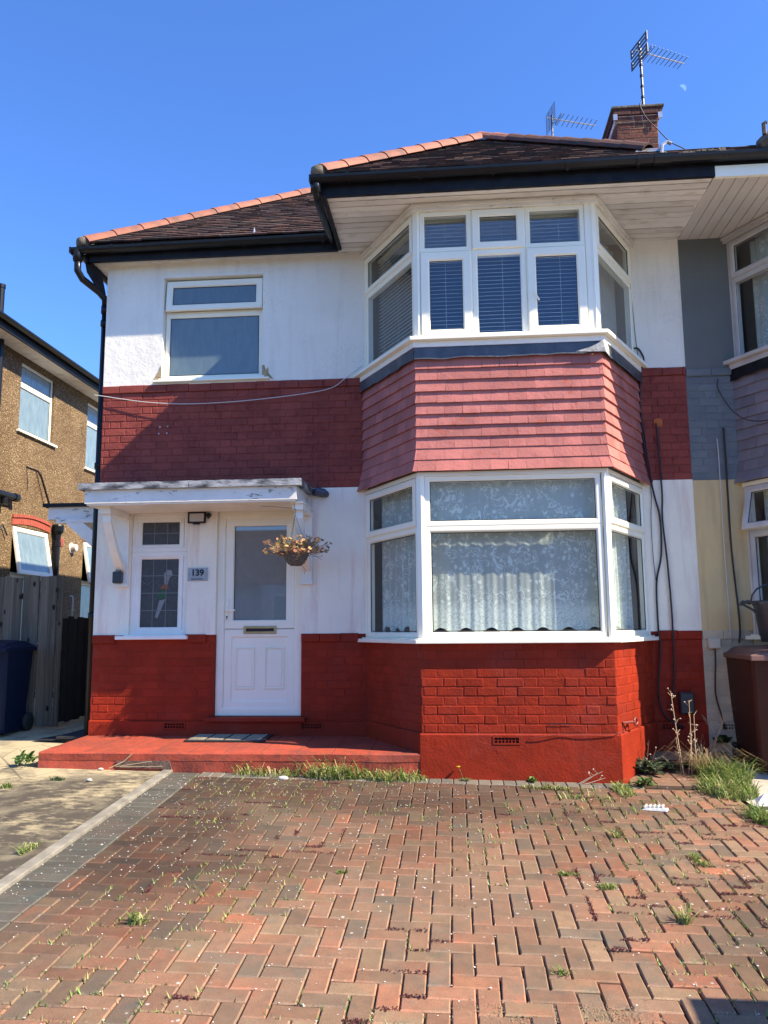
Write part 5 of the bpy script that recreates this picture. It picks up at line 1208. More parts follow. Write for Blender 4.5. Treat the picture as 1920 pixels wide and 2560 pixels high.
# door mat
dm = thing('door_mat', 'black rubber door mat with worn coir panels on the red step', 'door mat', (-2.14, -.22, -.98))
def zs(y): return -.990+.018*(y+.965)/.965
x0, x1, y0, y1 = -2.515, -1.76, -.425, -.02
m = MB(); m.hexa([(x0, y0, zs(y0)+.002), (x1, y0, zs(y0)+.002), (x1, y1, zs(y1)+.002), (x0, y1, zs(y1)+.002), (x0, y0, zs(y0)+.018), (x1, y0, zs(y0)+.018), (x1, y1, zs(y1)+.018), (x0, y1, zs(y1)+.018)]); m.build('base', M_rubber, dm, bevel=.004)
for k in range(4):
    a, b = x0+.03+(x1-x0-.05)*k/4, x0+.03+(x1-x0-.05)*(k+1)/4-.025
    for j in range(2):
        ya, yb = (y0+.03, y0+.18) if j == 0 else (y0+.205, y1-.03)
        m = MB(); r_ = random.Random(k*2+j)
        for q in range(7):
            yy = ya+(yb-ya)*q/7; m.hexa([(a, yy, zs(yy)+.015), (b, yy, zs(yy)+.015), (b, yy+.014, zs(yy)+.015), (a, yy+.014, zs(yy)+.015), (a, yy, zs(yy)+.022+r_.uniform(0, .002)), (b, yy, zs(yy)+.022), (b, yy+.014, zs(yy)+.022), (a, yy+.014, zs(yy)+.022)])
        m.build('coir_panel', M_coir, dm)

# hanging basket
hb = thing('hanging_basket', 'wicker hanging basket of dried orange succulents by the front door', 'hanging basket', (-1.458, -.50, .70))
bx, by, bz = -1.458, -.50, .765
m = MB(); r_ = random.Random(4)
for k in range(11):
    t = k/10; R = .045+.078*(t**.55); z = bz-.125+.118*t; pts = [(bx+(R+.004*sin(a_*9+k*pi))*cos(a_*pi/12), by+(R+.004*sin(a_*9+k*pi))*sin(a_*pi/12), z+.003*sin(a_*3+k)) for a_ in range(25)]
    m.tube(pts, .0062, 5, c=tuple([r_.uniform(.7, 1.2)]*3), cap=False)
for k in range(14): a_ = 2*pi*k/14; m.tube([(bx+.03*cos(a_), by+.03*sin(a_), bz-.125), (bx+.085*cos(a_), by+.085*sin(a_), bz-.085), (bx+.125*cos(a_), by+.125*sin(a_), bz)], .005, 5)
m.lathe([(.04, 0), (.085, .04), (.115, .10), (.0, .105)], (bx, by, bz-.118), 14); m.build('basket', M_wicker, hb)
m = MB(); top_ = (bx-.01, by, 1.115)
for a_ in (.4, 2.5, 4.4):
    e_ = Vector((bx+.115*cos(a_), by+.115*sin(a_), bz)); s0 = Vector(top_); n = 24
    for k in range(n):
        p = s0.lerp(e_, k/n); q = s0.lerp(e_, (k+.75)/n); o_ = Vector((.003, 0, 0)) if k % 2 else Vector((0, .003, 0)); m.tube([p-o_, q-o_], .0014, 4); m.tube([p+o_, q+o_], .0014, 4)
m.build('chain', M_chain, hb)
m = MB(); m.tube([(bx-.03, by, 1.165), (bx-.02, by, 1.175), (bx-.005, by, 1.165), (bx-.004, by, 1.145), (bx-.012, by, 1.12), (bx-.01, by, 1.10)], .003, 6); m.tube([(bx-.02, by, 1.175), (bx-.02, by, 1.235)], .003, 5); m.build('hook', M_chain, hb)
m = MB(); r_ = random.Random(12); OR = [(.60, .33, .16), (.66, .45, .22), (.50, .24, .13), (.58, .47, .20), (.38, .32, .14), (.62, .38, .20)]
def rosette(m, p, s, c):
    n = r_.randint(6, 9); ax_ = Vector((r_.uniform(-1, 1), r_.uniform(-1, 1), r_.uniform(.2, 1.4))).normalized(); u_ = ax_.orthogonal().normalized(); v_ = ax_.cross(u_)
    for k in range(n):
        a_ = 2*pi*k/n+r_.uniform(-.2, .2); d = (u_*cos(a_)+v_*sin(a_)); t = d*s+ax_*s*.45; w_ = d.cross(ax_)*s*.32; kk = r_.uniform(.75, 1.25); cc = tuple(q*kk for q in c)
        m.mesh([p, p+t*.6+w_, p+t, p+t*.6-w_, p+t*.6+ax_*s*.18], [(0, 1, 4), (1, 2, 4), (2, 3, 4), (3, 0, 4)], cc)
for k in range(270):
    a_ = r_.uniform(0, 2*pi); el = r_.uniform(-.1, 1.35); L = r_.uniform(.10, .29)*(1.0 if el < .7 else .72)
    d = Vector((cos(a_)*cos(el)*1.05, sin(a_)*cos(el)*.75, sin(el)*.80)); s0 = Vector((bx+cos(a_)*.07, by+sin(a_)*.07, bz-.01)); e_ = s0+d*L; mid = s0.lerp(e_, .5)+Vector((r_.uniform(-.02, .02), r_.uniform(-.02, .02), r_.uniform(-.03, .015)))
    cc = r_.choice([(.38, .25, .17), (.30, .18, .12), (.45, .33, .24)]); m.tube([s0, mid, e_], .0022, 4, c=cc)
    dk = .35 if e_.x > bx+.22 and r_.random() < .6 else 1.; rosette(m, e_, r_.uniform(.014, .026), tuple(q*dk for q in r_.choice(OR)))
    if r_.random() < .5: rosette(m, mid+Vector((0, 0, .008)), r_.uniform(.012, .020), r_.choice(OR))
for (pp) in ([(bx-.11, by, bz), (bx-.17, by, bz-.05), (bx-.165, by, bz-.11)], [(bx+.05, by, bz-.12), (bx+.09, by, bz-.17), (bx+.08, by, bz-.21)], [(bx+.12, by, bz-.01), (bx+.2, by, bz-.05), (bx+.24, by, bz-.075)]): m.tube(pp, .002, 4, c=(.08, .05, .04))
m.build('dried_plant', M_leaf, hb)

# ------------------------------------------------------------------ cables
def cable(pts, r, mat, label, n=6, smooth=True, name='cable', cat='cable'):
    P_ = [Vector(p) for p in pts]; out = []
    for i in range(len(P_)-1):
        p0, p1, p2, p3 = P_[max(i-1, 0)], P_[i], P_[i+1], P_[min(i+2, len(P_)-1)]
        for k in range(n):
            t = k/n; out.append(.5*((2*p1)+(-p0+p2)*t+(2*p0-5*p1+4*p2-p3)*t*t+(-p0+3*p1-3*p2+p3)*t**3))
    out.append(P_[-1]); m = MB(); m.tube(out, r, 6); return top(m, name, mat, tuple(P_[0]), label, cat, smooth=smooth)
yc = -.028
cable([(x, yc-(.03 if i == 3 else 0), z) for i, (x, z) in enumerate([(1.827, 2.783), (1.877, 2.783), (1.912, 2.728), (1.921, 2.656), (1.904, 2.576), (1.885, 2.452), (1.872, 2.276), (1.873, 2.056), (1.891, 1.751), (1.921, 1.534), (1.957, 1.302), (2.0, 1.062), (1.989, .716), (1.932, .448), (1.926, -.01), (1.935, -.153), (1.895, -.578), (1.953, -.788), (2.11, -.88)])], .0085, M_cable, 'thick black cable looping out of the wall and down beside the bay')
cable([(x, yc-.006, z) for x, z in [(2.009, 2.017), (2.016, 1.921), (2.024, 1.575), (2.03, 1.301), (2.02, 1.061), (2.044, .617), (2.056, .205), (2.055, -.011), (2.043, -.437), (2.0, -.72), (2.06, -.88)]], .0085, M_cable, 'black cable dropping from the orange patch to the grey vent cover')
cable([(x, yc+.006, z) for x, z in [(1.80, 3.90), (1.83, 3.566), (1.845, 3.322), (1.858, 2.972), (1.880, 2.575), (1.866, 2.262), (1.895, 1.874), (1.93, 1.366), (1.915, 1.063), (1.916, .693), (1.932, .448)]], .003, M_cable, 'thin grey cable running from the soffit down beside the upper bay')
cable([(x, -.030+.0*x, z) for x, z in [(1.955, 1.95), (1.90, 1.86), (1.935, 1.5), (1.96, 1.42)]][:0] or [(x, yc-.012, z) for x, z in [(1.895, 2.02), (1.905, 1.80), (1.93, 1.55), (1.945, 1.43)]], .006, M_redcable, 'red painted cable clipped beside the tile hanging')
cable([(x, -.035-(.03*sin((x+3.6)/2.75*pi)), z) for x, z in [(-3.70, 2.49), (-3.624, 2.476), (-3.095, 2.384), (-2.575, 2.351), (-1.907, 2.379), (-1.258, 2.458), (-1.05, 2.575), (-.88, 2.703)]], .004, M_whitecable, 'slack white wire sagging across the upper red brick band')
cable([(.60, -.979, -.865), (.72, -.985, -.845), (.88, -.980, -.826), (1.05, -.983, -.83), (1.28, -.98, -.822), (1.33, -.97, -.815), F2_(.10, .034, -.815)], .003, M_redcable, 'thin red painted wire along the bay plinth ledge')
cable([(x, -.032, z) for x, z in [(2.646, 1.95), (2.648, 1.673), (2.645, 1.297), (2.644, .755), (2.671, .103), (2.656, -.11)]], .009, M_cable, 'thick black cable down the cream wall')
cable([(x, -.024, z) for x, z in [(2.58, 1.85), (2.586, 1.675), (2.581, 1.05), (2.581, .513), (2.587, -.11)]], .004, M_whitecable, 'thin pale cable beside the thick black one on the cream wall')
cable([(2.63, -.03, 2.445), (2.624, -.03, 2.335), (2.72, -.1, 2.10), (2.80, -.30, 1.95), (2.92, -.55, 1.90), (3.05, -.8, 1.98), (3.16, -1.02, 2.2)], .005, M_cable, 'loose black cable looping over the mauve tiles of the grey house')
cable([(x, -.036, z) for x, z in [(2.432, -.165), (2.428, -.299), (2.418, -.41), (2.411, -.585), (2.447, -.758), (2.479, -.90)]], .007, M_cable, 'dark cable below the junction box on the cream brickwork')
cable([(-2.375, -.05, 1.238), (-1.9, -.3, 1.236), (-1.50, -.49, 1.18)], .0022, M_chain, 'thin wire stretched under the canopy to the basket hook')
cable([(2.50, 1.70, 6.62), (2.474, 1.68, 6.55), (2.544, 1.68, 6.375), (2.672, 1.68, 6.214), (2.816, 1.68, 6.035), (2.98, 1.68, 5.93), (3.077, 1.68, 5.82), (3.10, 1.68, 5.70)], .007, M_cable, 'grey aerial lead hanging from the chimney to the eaves')

# ------------------------------------------------------------------ TV aerials and moon
def aerial(label, base, ztop, mastr, boom, els, refl, tilt=-.13, seg=True, yaw=0.):
    e = thing('tv_aerial', label, 'aerial', base); bx_, by_, bz_ = base
    m = MB(); m.tube([(bx_, by_, bz_), (bx_, by_, ztop)], mastr, 8)
    if seg:
        for k in range(6): z = bz_+.08+(ztop-bz_-.2)*k/5; m.tube([(bx_, by_, z), (bx_, by_, z+.03)], mastr+.006, 8, mi=1)
    m.build('mast', [M_steel, M_dark], e)
    zb = ztop-.06; c, s = cos(yaw), sin(yaw)
    def Q(l, t, h): return (bx_+l*c-t*s, by_+l*s+t*c, zb+l*tilt+h)
    m = MB(); m.tube([Q(-.08, 0, 0), Q(boom, 0, 0)], .0095, 6); m.build('boom', M_alu, e)
    m = MB()
    for k in range(els):
        l = .13+(boom-.15)*k/(els-1); hl = .15-.03*k/(els-1); m.tube([Q(l, -hl, .008), Q(l, hl, .008)], .0048, 5)
    m.tube([Q(.10, -.12, .03), Q(.10, .12, .03), Q(.10, .13, .015), Q(.10, .12, 0), Q(.10, -.12, 0)], .005, 5); m.build('elements', M_steel, e)
    m = MB()
    if refl == 'plate':
        for s_ in (-1, 1):
            for (l_, h0, h1) in ((0, .03, .22),):
                for q in (.03, .085, .14): m.hexa([Q(-.02, -.19, s_*q-.012), Q(-.02, .19, s_*q-.012), Q(-.012, .19, s_*q-.012), Q(-.012, -.19, s_*q-.012), Q(-.02, -.19, s_*q+.012), Q(-.02, .19, s_*q+.012), Q(-.012, .19, s_*q+.012), Q(-.012, -.19, s_*q+.012)])
                for t in (-.18, 0, .18): m.hexa([Q(-.0205, t-.02, s_*.025), Q(-.0205, t+.02, s_*.025), Q(-.0115, t+.02, s_*.025), Q(-.0115, t-.02, s_*.025), Q(-.0205, t-.02, s_*.15), Q(-.0205, t+.02, s_*.15), Q(-.0115, t+.02, s_*.15), Q(-.0115, t-.02, s_*.15)])
    else:
        for k in range(9): h = -.15+.30*k/8; m.tube([Q(-.02-.03*abs(h)*4*0, -.17, h), Q(-.02, .17, h)], .004, 4)
        for t in (-.17, -.06, .06, .17): m.tube([Q(-.02, t, -.15), Q(-.02, t, .15)], .004, 4)
    m.build('reflector', M_steel, e); return e
aerial('tall aerial with slotted plate reflector on a long mast on the chimney', (2.585, 1.95, 6.60), 7.56, .018, .64, 9, 'plate', -.10, yaw=.32)
aerial('smaller aerial with grid reflector rising behind the roof ridge', (1.56, 3.0, 6.3), 7.38, .015, .66, 8, 'grid', -.06, False, yaw=.25)
aerial('low aerial mostly hidden at the foot of the chimney', (2.02, 2.4, 6.0), 6.30, .012, .22, 4, 'grid', -.1, False)
m = MB(); c_ = Vector((314.7, 1000, 700.7)); R = 5.2; fw_ = (c_-Vector((0, -7.9, .06))).normalized(); rt = fw_.cross(Vector((0, 0, 1))).normalized(); uq = rt.cross(fw_)
th_ = radians(38); vs = []; n = 20
for k in range(n+1):
    a_ = -pi/2+pi*k/n; lx, ly = R*cos(a_), R*sin(a_); ix = R*.16*cos(a_)
    for x_ in (lx, ix):
        X_, Y_ = x_*cos(th_)-ly*sin(th_), x_*sin(th_)+ly*cos(th_); vs.append(c_+rt*X_+uq*Y_-fw_*(sqrt(max(0, R*R-x_*x_-ly*ly))*.8))
m.mesh(vs, [(2*k, 2*k+1, 2*k+3, 2*k+2) for k in range(n)])
b = NB('moonlight'); e_ = b.n('ShaderNodeEmission'); e_.inputs[0].default_value = (.24, .46, 1, 1); e_.inputs[1].default_value = .56; MM = b.done(e_.outputs[0])
top(m, 'moon', MM, tuple(c_), 'pale daytime half moon in the sky right of the aerial', 'moon')

# ------------------------------------------------------------------ plants, grass, litter
GR = [(.10, .17, .03), (.16, .24, .05), (.24, .30, .08), (.34, .36, .13), (.07, .13, .03)]
def tuft(x, y, R, n, h, label, name='grass_clump', cat='grass', seed=0, cols=GR, wd=.004, rx=None, droop=.5, group='grass clumps along the house front'):
    r = random.Random(seed); m = MB()
    for k in range(n):
        a_ = r.uniform(0, 2*pi); q = sqrt(r.random()); px, py = x+cos(a_)*q*(rx or R), y+sin(a_)*q*R; z0_ = gz(px, py)-.005; cl = .35+.9*abs(noise.noise(Vector((px*14, py*14, seed)))); hh = h*r.uniform(.3, 1.25)*(1-.3*q)*cl*1.6; th = r.uniform(0, 2*pi); ln = hh*r.uniform(.3, 1.5)*(1+droop*.4)
        d = Vector((cos(th), sin(th)*.8, 0)); sd = Vector((-sin(th), cos(th), 0))*wd*r.uniform(.6, 1.2); c = r.choice(cols); kk = r.uniform(.8, 1.25); c = tuple(v*kk for v in c)
        P0 = Vector((px, py, z0_)); pts = [P0, P0+d*ln*.25+Vector((0, 0, hh*.55)), P0+d*ln*.62+Vector((0, 0, hh*.9)), P0+d*ln+Vector((0, 0, hh*(1-droop*.35)))]
        m.mesh([pts[0]-sd, pts[0]+sd, pts[1]-sd, pts[1]+sd, pts[2]-sd*.7, pts[2]+sd*.7, pts[3]], [(0, 1, 3, 2), (2, 3, 5, 4), (4, 5, 6)], c)
    return top(m, name, M_leaf, (x, y, gz(x, y)), label, cat, group)
YG = [(.30, .36, .09), (.22, .30, .06), (.40, .42, .15), (.14, .22, .05), (.46, .40, .20), (.10, .16, .04)]
tuft(-1.55, -1.02, .07, 190, .11, 'sparse low grass tuft under the step face, left of the pale stone', seed=1, cols=YG, rx=.32)
tuft(-1.0, -1.03, .09, 420, .17, 'tallest grass clump with arching blades against the step', seed=2, cols=YG, rx=.27)
tuft(-.52, -1.05, .08, 420, .11, 'bright grass clump where the step meets the bay', seed=3, cols=YG, rx=.28)
tuft(2.24, -.72, .24, 900, .19, 'dense long grass mound beside the brown bin', seed=4, cols=GR, rx=.20)
tuft(2.12, -1.12, .26, 1000, .11, 'low spreading grass in front of the bin mound', seed=5, cols=YG+GR, rx=.22)
tuft(2.12, -1.85, .16, 380, .10, 'small grass patch at the right edge of the paving', seed=6, cols=GR, rx=.10)
tuft(1.30, -1.22, .16, 240, .075, 'thin weedy grass between blocks before the bay corner', seed=7, cols=YG, rx=.07)
tuft(.72, -1.20, .05, 150, .06, 'flat grass strip in the joint before the bay front', seed=8, cols=YG, rx=.20)
tuft(.95, -1.45, .10, 110, .05, 'sprawling weed patch in the paving south of the bay', seed=9, cols=YG, rx=.25)
tuft(-1.56, -3.90, .035, 70, .06, 'small round grass tuft low in the left paving', seed=10, cols=GR, rx=.05)
tuft(.62, -3.05, .03, 90, .035, 'short green tuft in a right-hand paving joint', seed=11, cols=GR, rx=.06)
tuft(.80, -3.22, .03, 80, .05, 'spiky tuft just below the short green tuft', seed=12, cols=GR, rx=.05)
tuft(1.10, -3.62, .03, 60, .09, 'upright pale grass sprig in the lower right paving', seed=13, cols=YG, rx=.03)
tuft(1.02, -2.35, .02, 40, .10, 'tall thin grass sprig in the right paving joint', seed=14, cols=YG, rx=.03)
tuft(1.42, -2.75, .12, 90, .05, 'straggly grass line in a right paving joint', seed=15, cols=YG, rx=.02)
tuft(-3.25, -1.35, .03, 90, .05, 'dark green tuft on the concrete by the step', seed=16, cols=[(.05, .09, .03), (.08, .12, .04)], rx=.06)
tuft(-3.55, -1.62, .03, 70, .045, 'green tuft in the cracked concrete, nearest its left edge', seed=17, cols=GR, rx=.06)
tuft(-2.62, -2.95, .12, 90, .05, 'grass strip growing along the kerb edging', seed=18, cols=YG, rx=.03)
tuft(-.66, -3.15, .02, 40, .04, 'tiny tuft in the middle of the paving', seed=19, cols=GR, rx=.03)
tuft(.42, -4.22, .02, 40, .05, 'tiny tuft beside the spilt sand', seed=20, cols=GR, rx=.03)
def leafy(x, y, n, L, label, name, seed, col, w_=.25, hmin=.2, group=None, zb=None):
    r = random.Random(seed); m = MB(); z0_ = gz(x, y) if zb is None else zb
    for k in range(n):
        a_ = r.uniform(0, 2*pi); el = r.uniform(hmin, 1.2); l = L*r.uniform(.5, 1.1); bx_, by_ = x+r.uniform(-1, 1)*L*.5, y+r.uniform(-1, 1)*L*.3
        d = Vector((cos(a_)*cos(el), sin(a_)*cos(el), sin(el))); s = Vector((-sin(a_), cos(a_), 0))*l*w_*.5; P0 = Vector((bx_, by_, z0_+r.uniform(0, L*.4))); dr = Vector((0, 0, -l*.25)); c = r.choice(col); kk = r.uniform(.75, 1.25); c = tuple(v*kk for v in c)
        m.mesh([P0, P0+d*l*.35+s, P0+d*l*.35-s, P0+d*l*.75+s*.8+dr*.3, P0+d*l*.75-s*.8+dr*.3, P0+d*l+dr, P0+d*l*.5-Vector((0, 0, .004))], [(0, 1, 6), (0, 6, 2), (1, 3, 6), (2, 6, 4), (3, 5, 6), (4, 6, 5)], c)
    return top(m, name, M_leaf, (x, y, z0_), label, 'weed', group)
leafy(1.62, -.62, 120, .15, 'dark narrow leaved weed at the right corner of the bay', 'leafy_weed', 31, [(.05, .09, .045), (.09, .13, .07), (.16, .19, .12)])
leafy(1.86, -.50, 70, .12, 'second dark leaved weed at the foot of the dry stems', 'leafy_weed', 37, [(.05, .09, .045), (.10, .13, .07), (.18, .20, .13)])
leafy(-3.76, -.93, 26, .14, 'broad leaved green weed at the left corner of the red step', 'leafy_weed', 32, [(.12, .22, .05), (.20, .30, .08), (.08, .15, .04)], .35, .4)
leafy(1.50, -1.05, 60, .09, 'low leafy weed in front of the bay corner paving', 'leafy_weed', 33, [(.10, .17, .05), (.18, .25, .08)], .4)
leafy(.62, -1.0, 14, .055, 'small clover weed on the border blocks beside the dry sprig', 'leafy_weed', 34, [(.14, .24, .04)], .8)
leafy(2.42, -.10, 24, .09, 'ivy like weed growing at the foot of the cream wall', 'leafy_weed', 35, [(.03, .07, .02), (.06, .11, .03)], .8, zb=-1.02)
# dandelion
dd = thing('dandelion', 'yellow dandelion in front of the bay', 'flower', (.02, -1.02, gz(.02, -1.02)))
m = MB(); m.tube([(.05, -1.0, gz(.05, -1.)), (.035, -1.0, -1.13), (.015, -1.0, -1.095)], .0018, 5, c=(.22, .25, .10)); m.build('stem', M_leaf, dd)
m = MB()
for k in range(22): a_ = 2*pi*k/22; m.mesh([(.015, -1.0, -1.093), (.015+.018*cos(a_-.1), -1.0+.018*sin(a_-.1), -1.085), (.015+.018*cos(a_+.1), -1.0+.018*sin(a_+.1), -1.085)], [(0, 1, 2)], (.75, .55, .02))
m.lathe([(.010, 0), (.012, .006), (.005, .012)], (.015, -1.0, -1.093), 10, c=(.70, .48, .02)); m.build('flower_head', M_leaf, dd)
m = MB(); r_ = random.Random(8)
for k in range(9): a_ = 2*pi*k/9; e_ = Vector((.07+cos(a_)*.06, -1.01+sin(a_)*.05, gz(.07, -1.01)+.02)); s_ = Vector((-sin(a_), cos(a_), 0))*.010; P0 = Vector((.07, -1.01, gz(.07, -1.01)+.004)); m.mesh([P0, P0.lerp(e_, .6)+s_, e_, P0.lerp(e_, .6)-s_], [(0, 1, 2, 3)], (.12, .17, .05))
m.build('leaves', M_leaf, dd)
def dry(x, y, stems, label, seed, name='dry_weed', col=(.62, .48, .30), zb=None):
    r = random.Random(seed); m = MB(); z0_ = (gz(x, y) if zb is None else zb)
    for (dx, dy, h, lean) in stems:
        P0 = Vector((x+dx, y+dy, z0_)); T_ = P0+Vector((lean, 0, h)); mid = P0.lerp(T_, .5)+Vector((r.uniform(-.01, .01), 0, 0)); m.tube([P0, mid, T_], [.0048, .0038, .0024], 5, c=col)
        for k in range(int(h*22)):
            t = r.uniform(.35, 1); p = P0.lerp(T_, t); d = Vector((r.uniform(-1, 1), r.uniform(-1, 1), r.uniform(.3, 1))).normalized()*r.uniform(.02, .06); m.tube([p, p+d], .0020, 4, c=col)
            if r.random() < .75: q = p+d; m.lathe([(.001, -.005), (.008, 0), (.001, .006)], tuple(q), 5, c=(.70, .64, .52))
    return top(m, name, M_leaf, (x, y, z0_), label, 'dry weed')
dry(1.93, -.60, [(0, 0, .70, -.07), (.07, 0, .62, .01), (.12, .02, .50, .0), (-.01, .03, .30, -.03), (.05, .03, .36, .05)], 'tall dead weed stems with seed heads in front of the dark red wall', 41)
dry(1.60, -.62, [(0, 0, .28, .05), (.02, .0, .22, .09)], 'short brown seeding stems beside the lit face of the bay', 42, col=(.22, .13, .09))
dry(.98, -1.02, [(0, 0, .10, .20), (.02, 0, .09, .14), (.06, 0, .05, .16)], 'pale dry sprig leaning against the bay plinth', 43, col=(.55, .42, .30))
tuft(2.12, -.56, .05, 380, .34, 'straw coloured dead grass tuft under the dry stems', 'dry_grass_clump', 'dry grass', 44, [(.42, .30, .16), (.32, .22, .11), (.50, .38, .22)], .0022, .07, 1.4, None)
m = MB(); r_ = random.Random(6)
def branch(p, d, L, r, k):
    e_ = p+d*L; m.tube([p, p.lerp(e_, .5)+Vector((r_.uniform(-.01, .01), 0, .005)), e_], [r, r*.85, r*.6], 5, c=(.46, .36, .25))
    if k:
        for _ in range(3): branch(p.lerp(e_, r_.uniform(.55, 1)), (d+Vector((r_.uniform(-.7, .7), r_.uniform(-.4, .4), r_.uniform(-.1, .5)))).normalized(), L*r_.uniform(.4, .65), r*.55, k-1)
branch(Vector((2.16, -.50, -1.18)), Vector((.35, 0, 1)).normalized(), .30, .006, 3)
top(m, 'dead_branch', M_leaf, (2.16, -.50, -1.18), 'forked pale dead branch leaning towards the cream wall', 'branch')
m = MB(); m.hexa([(1.55, -.30, -1.13), (2.45, -.28, -1.14), (2.5, .0, -1.13), (1.6, -.02, -1.12), (1.55, -.30, -1.105), (2.45, -.28, -1.115), (2.5, .0, -1.105), (1.6, -.02, -1.095)])
top(m, 'wooden_board', M_oldboard, (2, -.15, -1.13), 'old brown board lying along the foot of the wall behind the weeds', 'board')
m = MB(); m.tube([(1.70, -.42, -1.14), (2.42, -.36, -1.13)], .010, 6)
top(m, 'bamboo_cane', M_oldboard, (2, -.4, -1.14), 'thin straw coloured cane lying among the weeds', 'cane')
m = MB(); r_ = random.Random(9); m.hexa([(1.33, -1.70, gz(1.4, -1.7)), (1.50, -1.74, gz(1.5, -1.7)), (1.53, -1.68, gz(1.5, -1.7)), (1.36, -1.64, gz(1.4, -1.7)), (1.34, -1.695, gz(1.4, -1.7)+.012), (1.49, -1.73, gz(1.5, -1.7)+.015), (1.52, -1.68, gz(1.5, -1.7)+.015), (1.365, -1.645, gz(1.4, -1.7)+.012)])
for k in range(5): a = 1.345+.03*k; m.hexa([(a, -1.70+k*.004, -1.255), (a+.012, -1.70, -1.255), (a+.045, -1.63, -1.255), (a+.033, -1.63, -1.255), (a, -1.70, -1.238), (a+.012, -1.70, -1.238), (a+.045, -1.63, -1.238), (a+.033, -1.63, -1.238)])
top(m, 'plastic_tray', M_clearplastic, (1.43, -1.69, -1.26), 'crushed clear plastic tray lying on the paving near the bay', 'litter')
def stone(x, y, s, label, seed, mat=M_stone):
    bm = bmesh.new(); bmesh.ops.create_icosphere(bm, subdivisions=2, radius=s)
    for v in bm.verts: v.co = Vector((v.co.x*1.3, v.co.y*.9, v.co.z*.6))*(1+.3*noise.noise(v.co*9/s*.05+Vector((seed, 0, 0))))
    me = bpy.data.meshes.new('stone'); bm.to_mesh(me); bm.free(); me.materials.append(mat); o = bpy.data.objects.new('stone', me); SC.collection.objects.link(o); o.location = (x, y, gz(x, y)+s*.35); tag(o, label, 'stone')
stone(-1.42, -1.14, .035, 'pale lump of stone on the paving before the grass', 1); stone(-2.98, -1.36, .020, 'small white pebble on the concrete near the step', 2)
stone(-3.05, -.99, .018, 'pebble lying against the foot of the step', 3)
m = MB(); m.mesh([(2.16, -1.62, -1.25), (2.30, -1.60, -1.25), (2.34, -1.50, -1.24), (2.2, -1.5, -1.22), (2.25, -1.56, -1.17)], [(0, 1, 4), (1, 2, 4), (2, 3, 4), (3, 0, 4)])
top(m, 'crumpled_paper', M_petal, (2.25, -1.56, -1.25), 'crumpled white paper in the grass at the right edge', 'litter')
m = MB(); m.tube([(-2.95, -1.05, -1.11), (-2.84, -1.0, -1.06), (-2.78, -.98, -1.0)], .004, 5, c=(.5, .4, .25)); m.tube([(-2.9, -1.03, -1.10), (-2.60, -.99, -1.06)], .003, 5, c=(.5, .4, .25)); m.tube([(-2.86, -1.03, -1.10), (-2.5, -1.0, -1.10)], .003, 5, c=(.5, .4, .25))
top(m, 'dry_twig', M_leaf, (-2.9, -1.03, -1.11), 'dry straw coloured twigs lying against the broken step face', 'twig')
# weeds and sedum in the joints, fallen petals
r_ = random.Random(77)
ms, mg, mp = MB(), MB(), MB()
for (x0, x1, y0, y1) in JO:
    if y0 < -5.6: continue
    cx, cy = (x0+x1)/2, (y0+y1)/2
    n1 = noise.noise(Vector((cx*1.1, cy*1.1, 9.)))+noise.noise(Vector((cx*3, cy*3, 2.)))*.5
    zone = (.28 if cx > .9 else 0)+(.35 if cx > .1 and cy > -1.9 else 0)+(.15 if cy > -1.35 else 0)+(.12 if cy > -2.2 else 0)+(.12 if cx < -1.2 else 0)
    if n1+zone > .16:
        k = r_.randint(4, 22)
        for _ in range(k):
            e_ = r_.random(); vert = r_.random() < .5; px, py = (x0, y0+(y1-y0)*e_) if vert else (x0+(x1-x0)*e_, y0); px += r_.uniform(-.005, .005); py += r_.uniform(-.005, .005)
            z = gz(px, py)-.004; a_ = r_.uniform(0, 6.28); h = r_.uniform(.006, .030)*(1.5 if cy > -1.8 and cx > .1 else 1); d = Vector((cos(a_), sin(a_), 0))*h*.8; s = Vector((-sin(a_), cos(a_), 0))*r_.uniform(.002, .004); c = tuple(v*r_.uniform(.8, 1.3) for v in r_.choice(YG))
            mg.mesh([Vector((px, py, z))-s, Vector((px, py, z))+s, Vector((px, py, z+h))+d], [(0, 1, 2)], c)
    n2 = noise.noise(Vector((cx*1.7+7, cy*1.7, 4.)))+(.34 if cx > .7 else 0)-(.1 if cy < -4 else 0)+(.1 if -1.3 > cy > -3.2 else 0)
    if n2 > .34 and r_.random() < .55:
        vert = r_.random() < .3
        for _ in range(r_.randint(20, 80)):
            e_ = r_.random(); px, py = (x0, y0+(y1-y0)*e_) if vert else (x0+(x1-x0)*e_, y0); px += r_.gauss(0, .008); py += r_.gauss(0, .009); z = gz(px, py)+.0
            s = r_.uniform(.003, .0065); c = tuple(v*r_.uniform(.6, 1.4) for v in r_.choice([(.10, .022, .022), (.07, .018, .02), (.13, .035, .03)]))
            a_ = r_.uniform(0, 6.28); hh = r_.uniform(.003, .011)
            mp_ = [Vector((px+s*cos(a_+q*pi/2), py+s*sin(a_+q*pi/2), z+hh*.4)) for q in range(4)]+[Vector((px, py, z+hh))]; ms.mesh(mp_, [(0, 1, 4), (1, 2, 4), (2, 3, 4), (3, 0, 4)], c)
top(mg, 'joint_weeds', M_leaf, (0, -3, -1.3), 'tiny green weeds sprouting from the paving joints', 'weeds', kind='stuff')
top(ms, 'red_sedum', M_leaf, (0, -3, -1.3), 'dark red sedum creeping along the paving joints', 'sedum', kind='stuff')
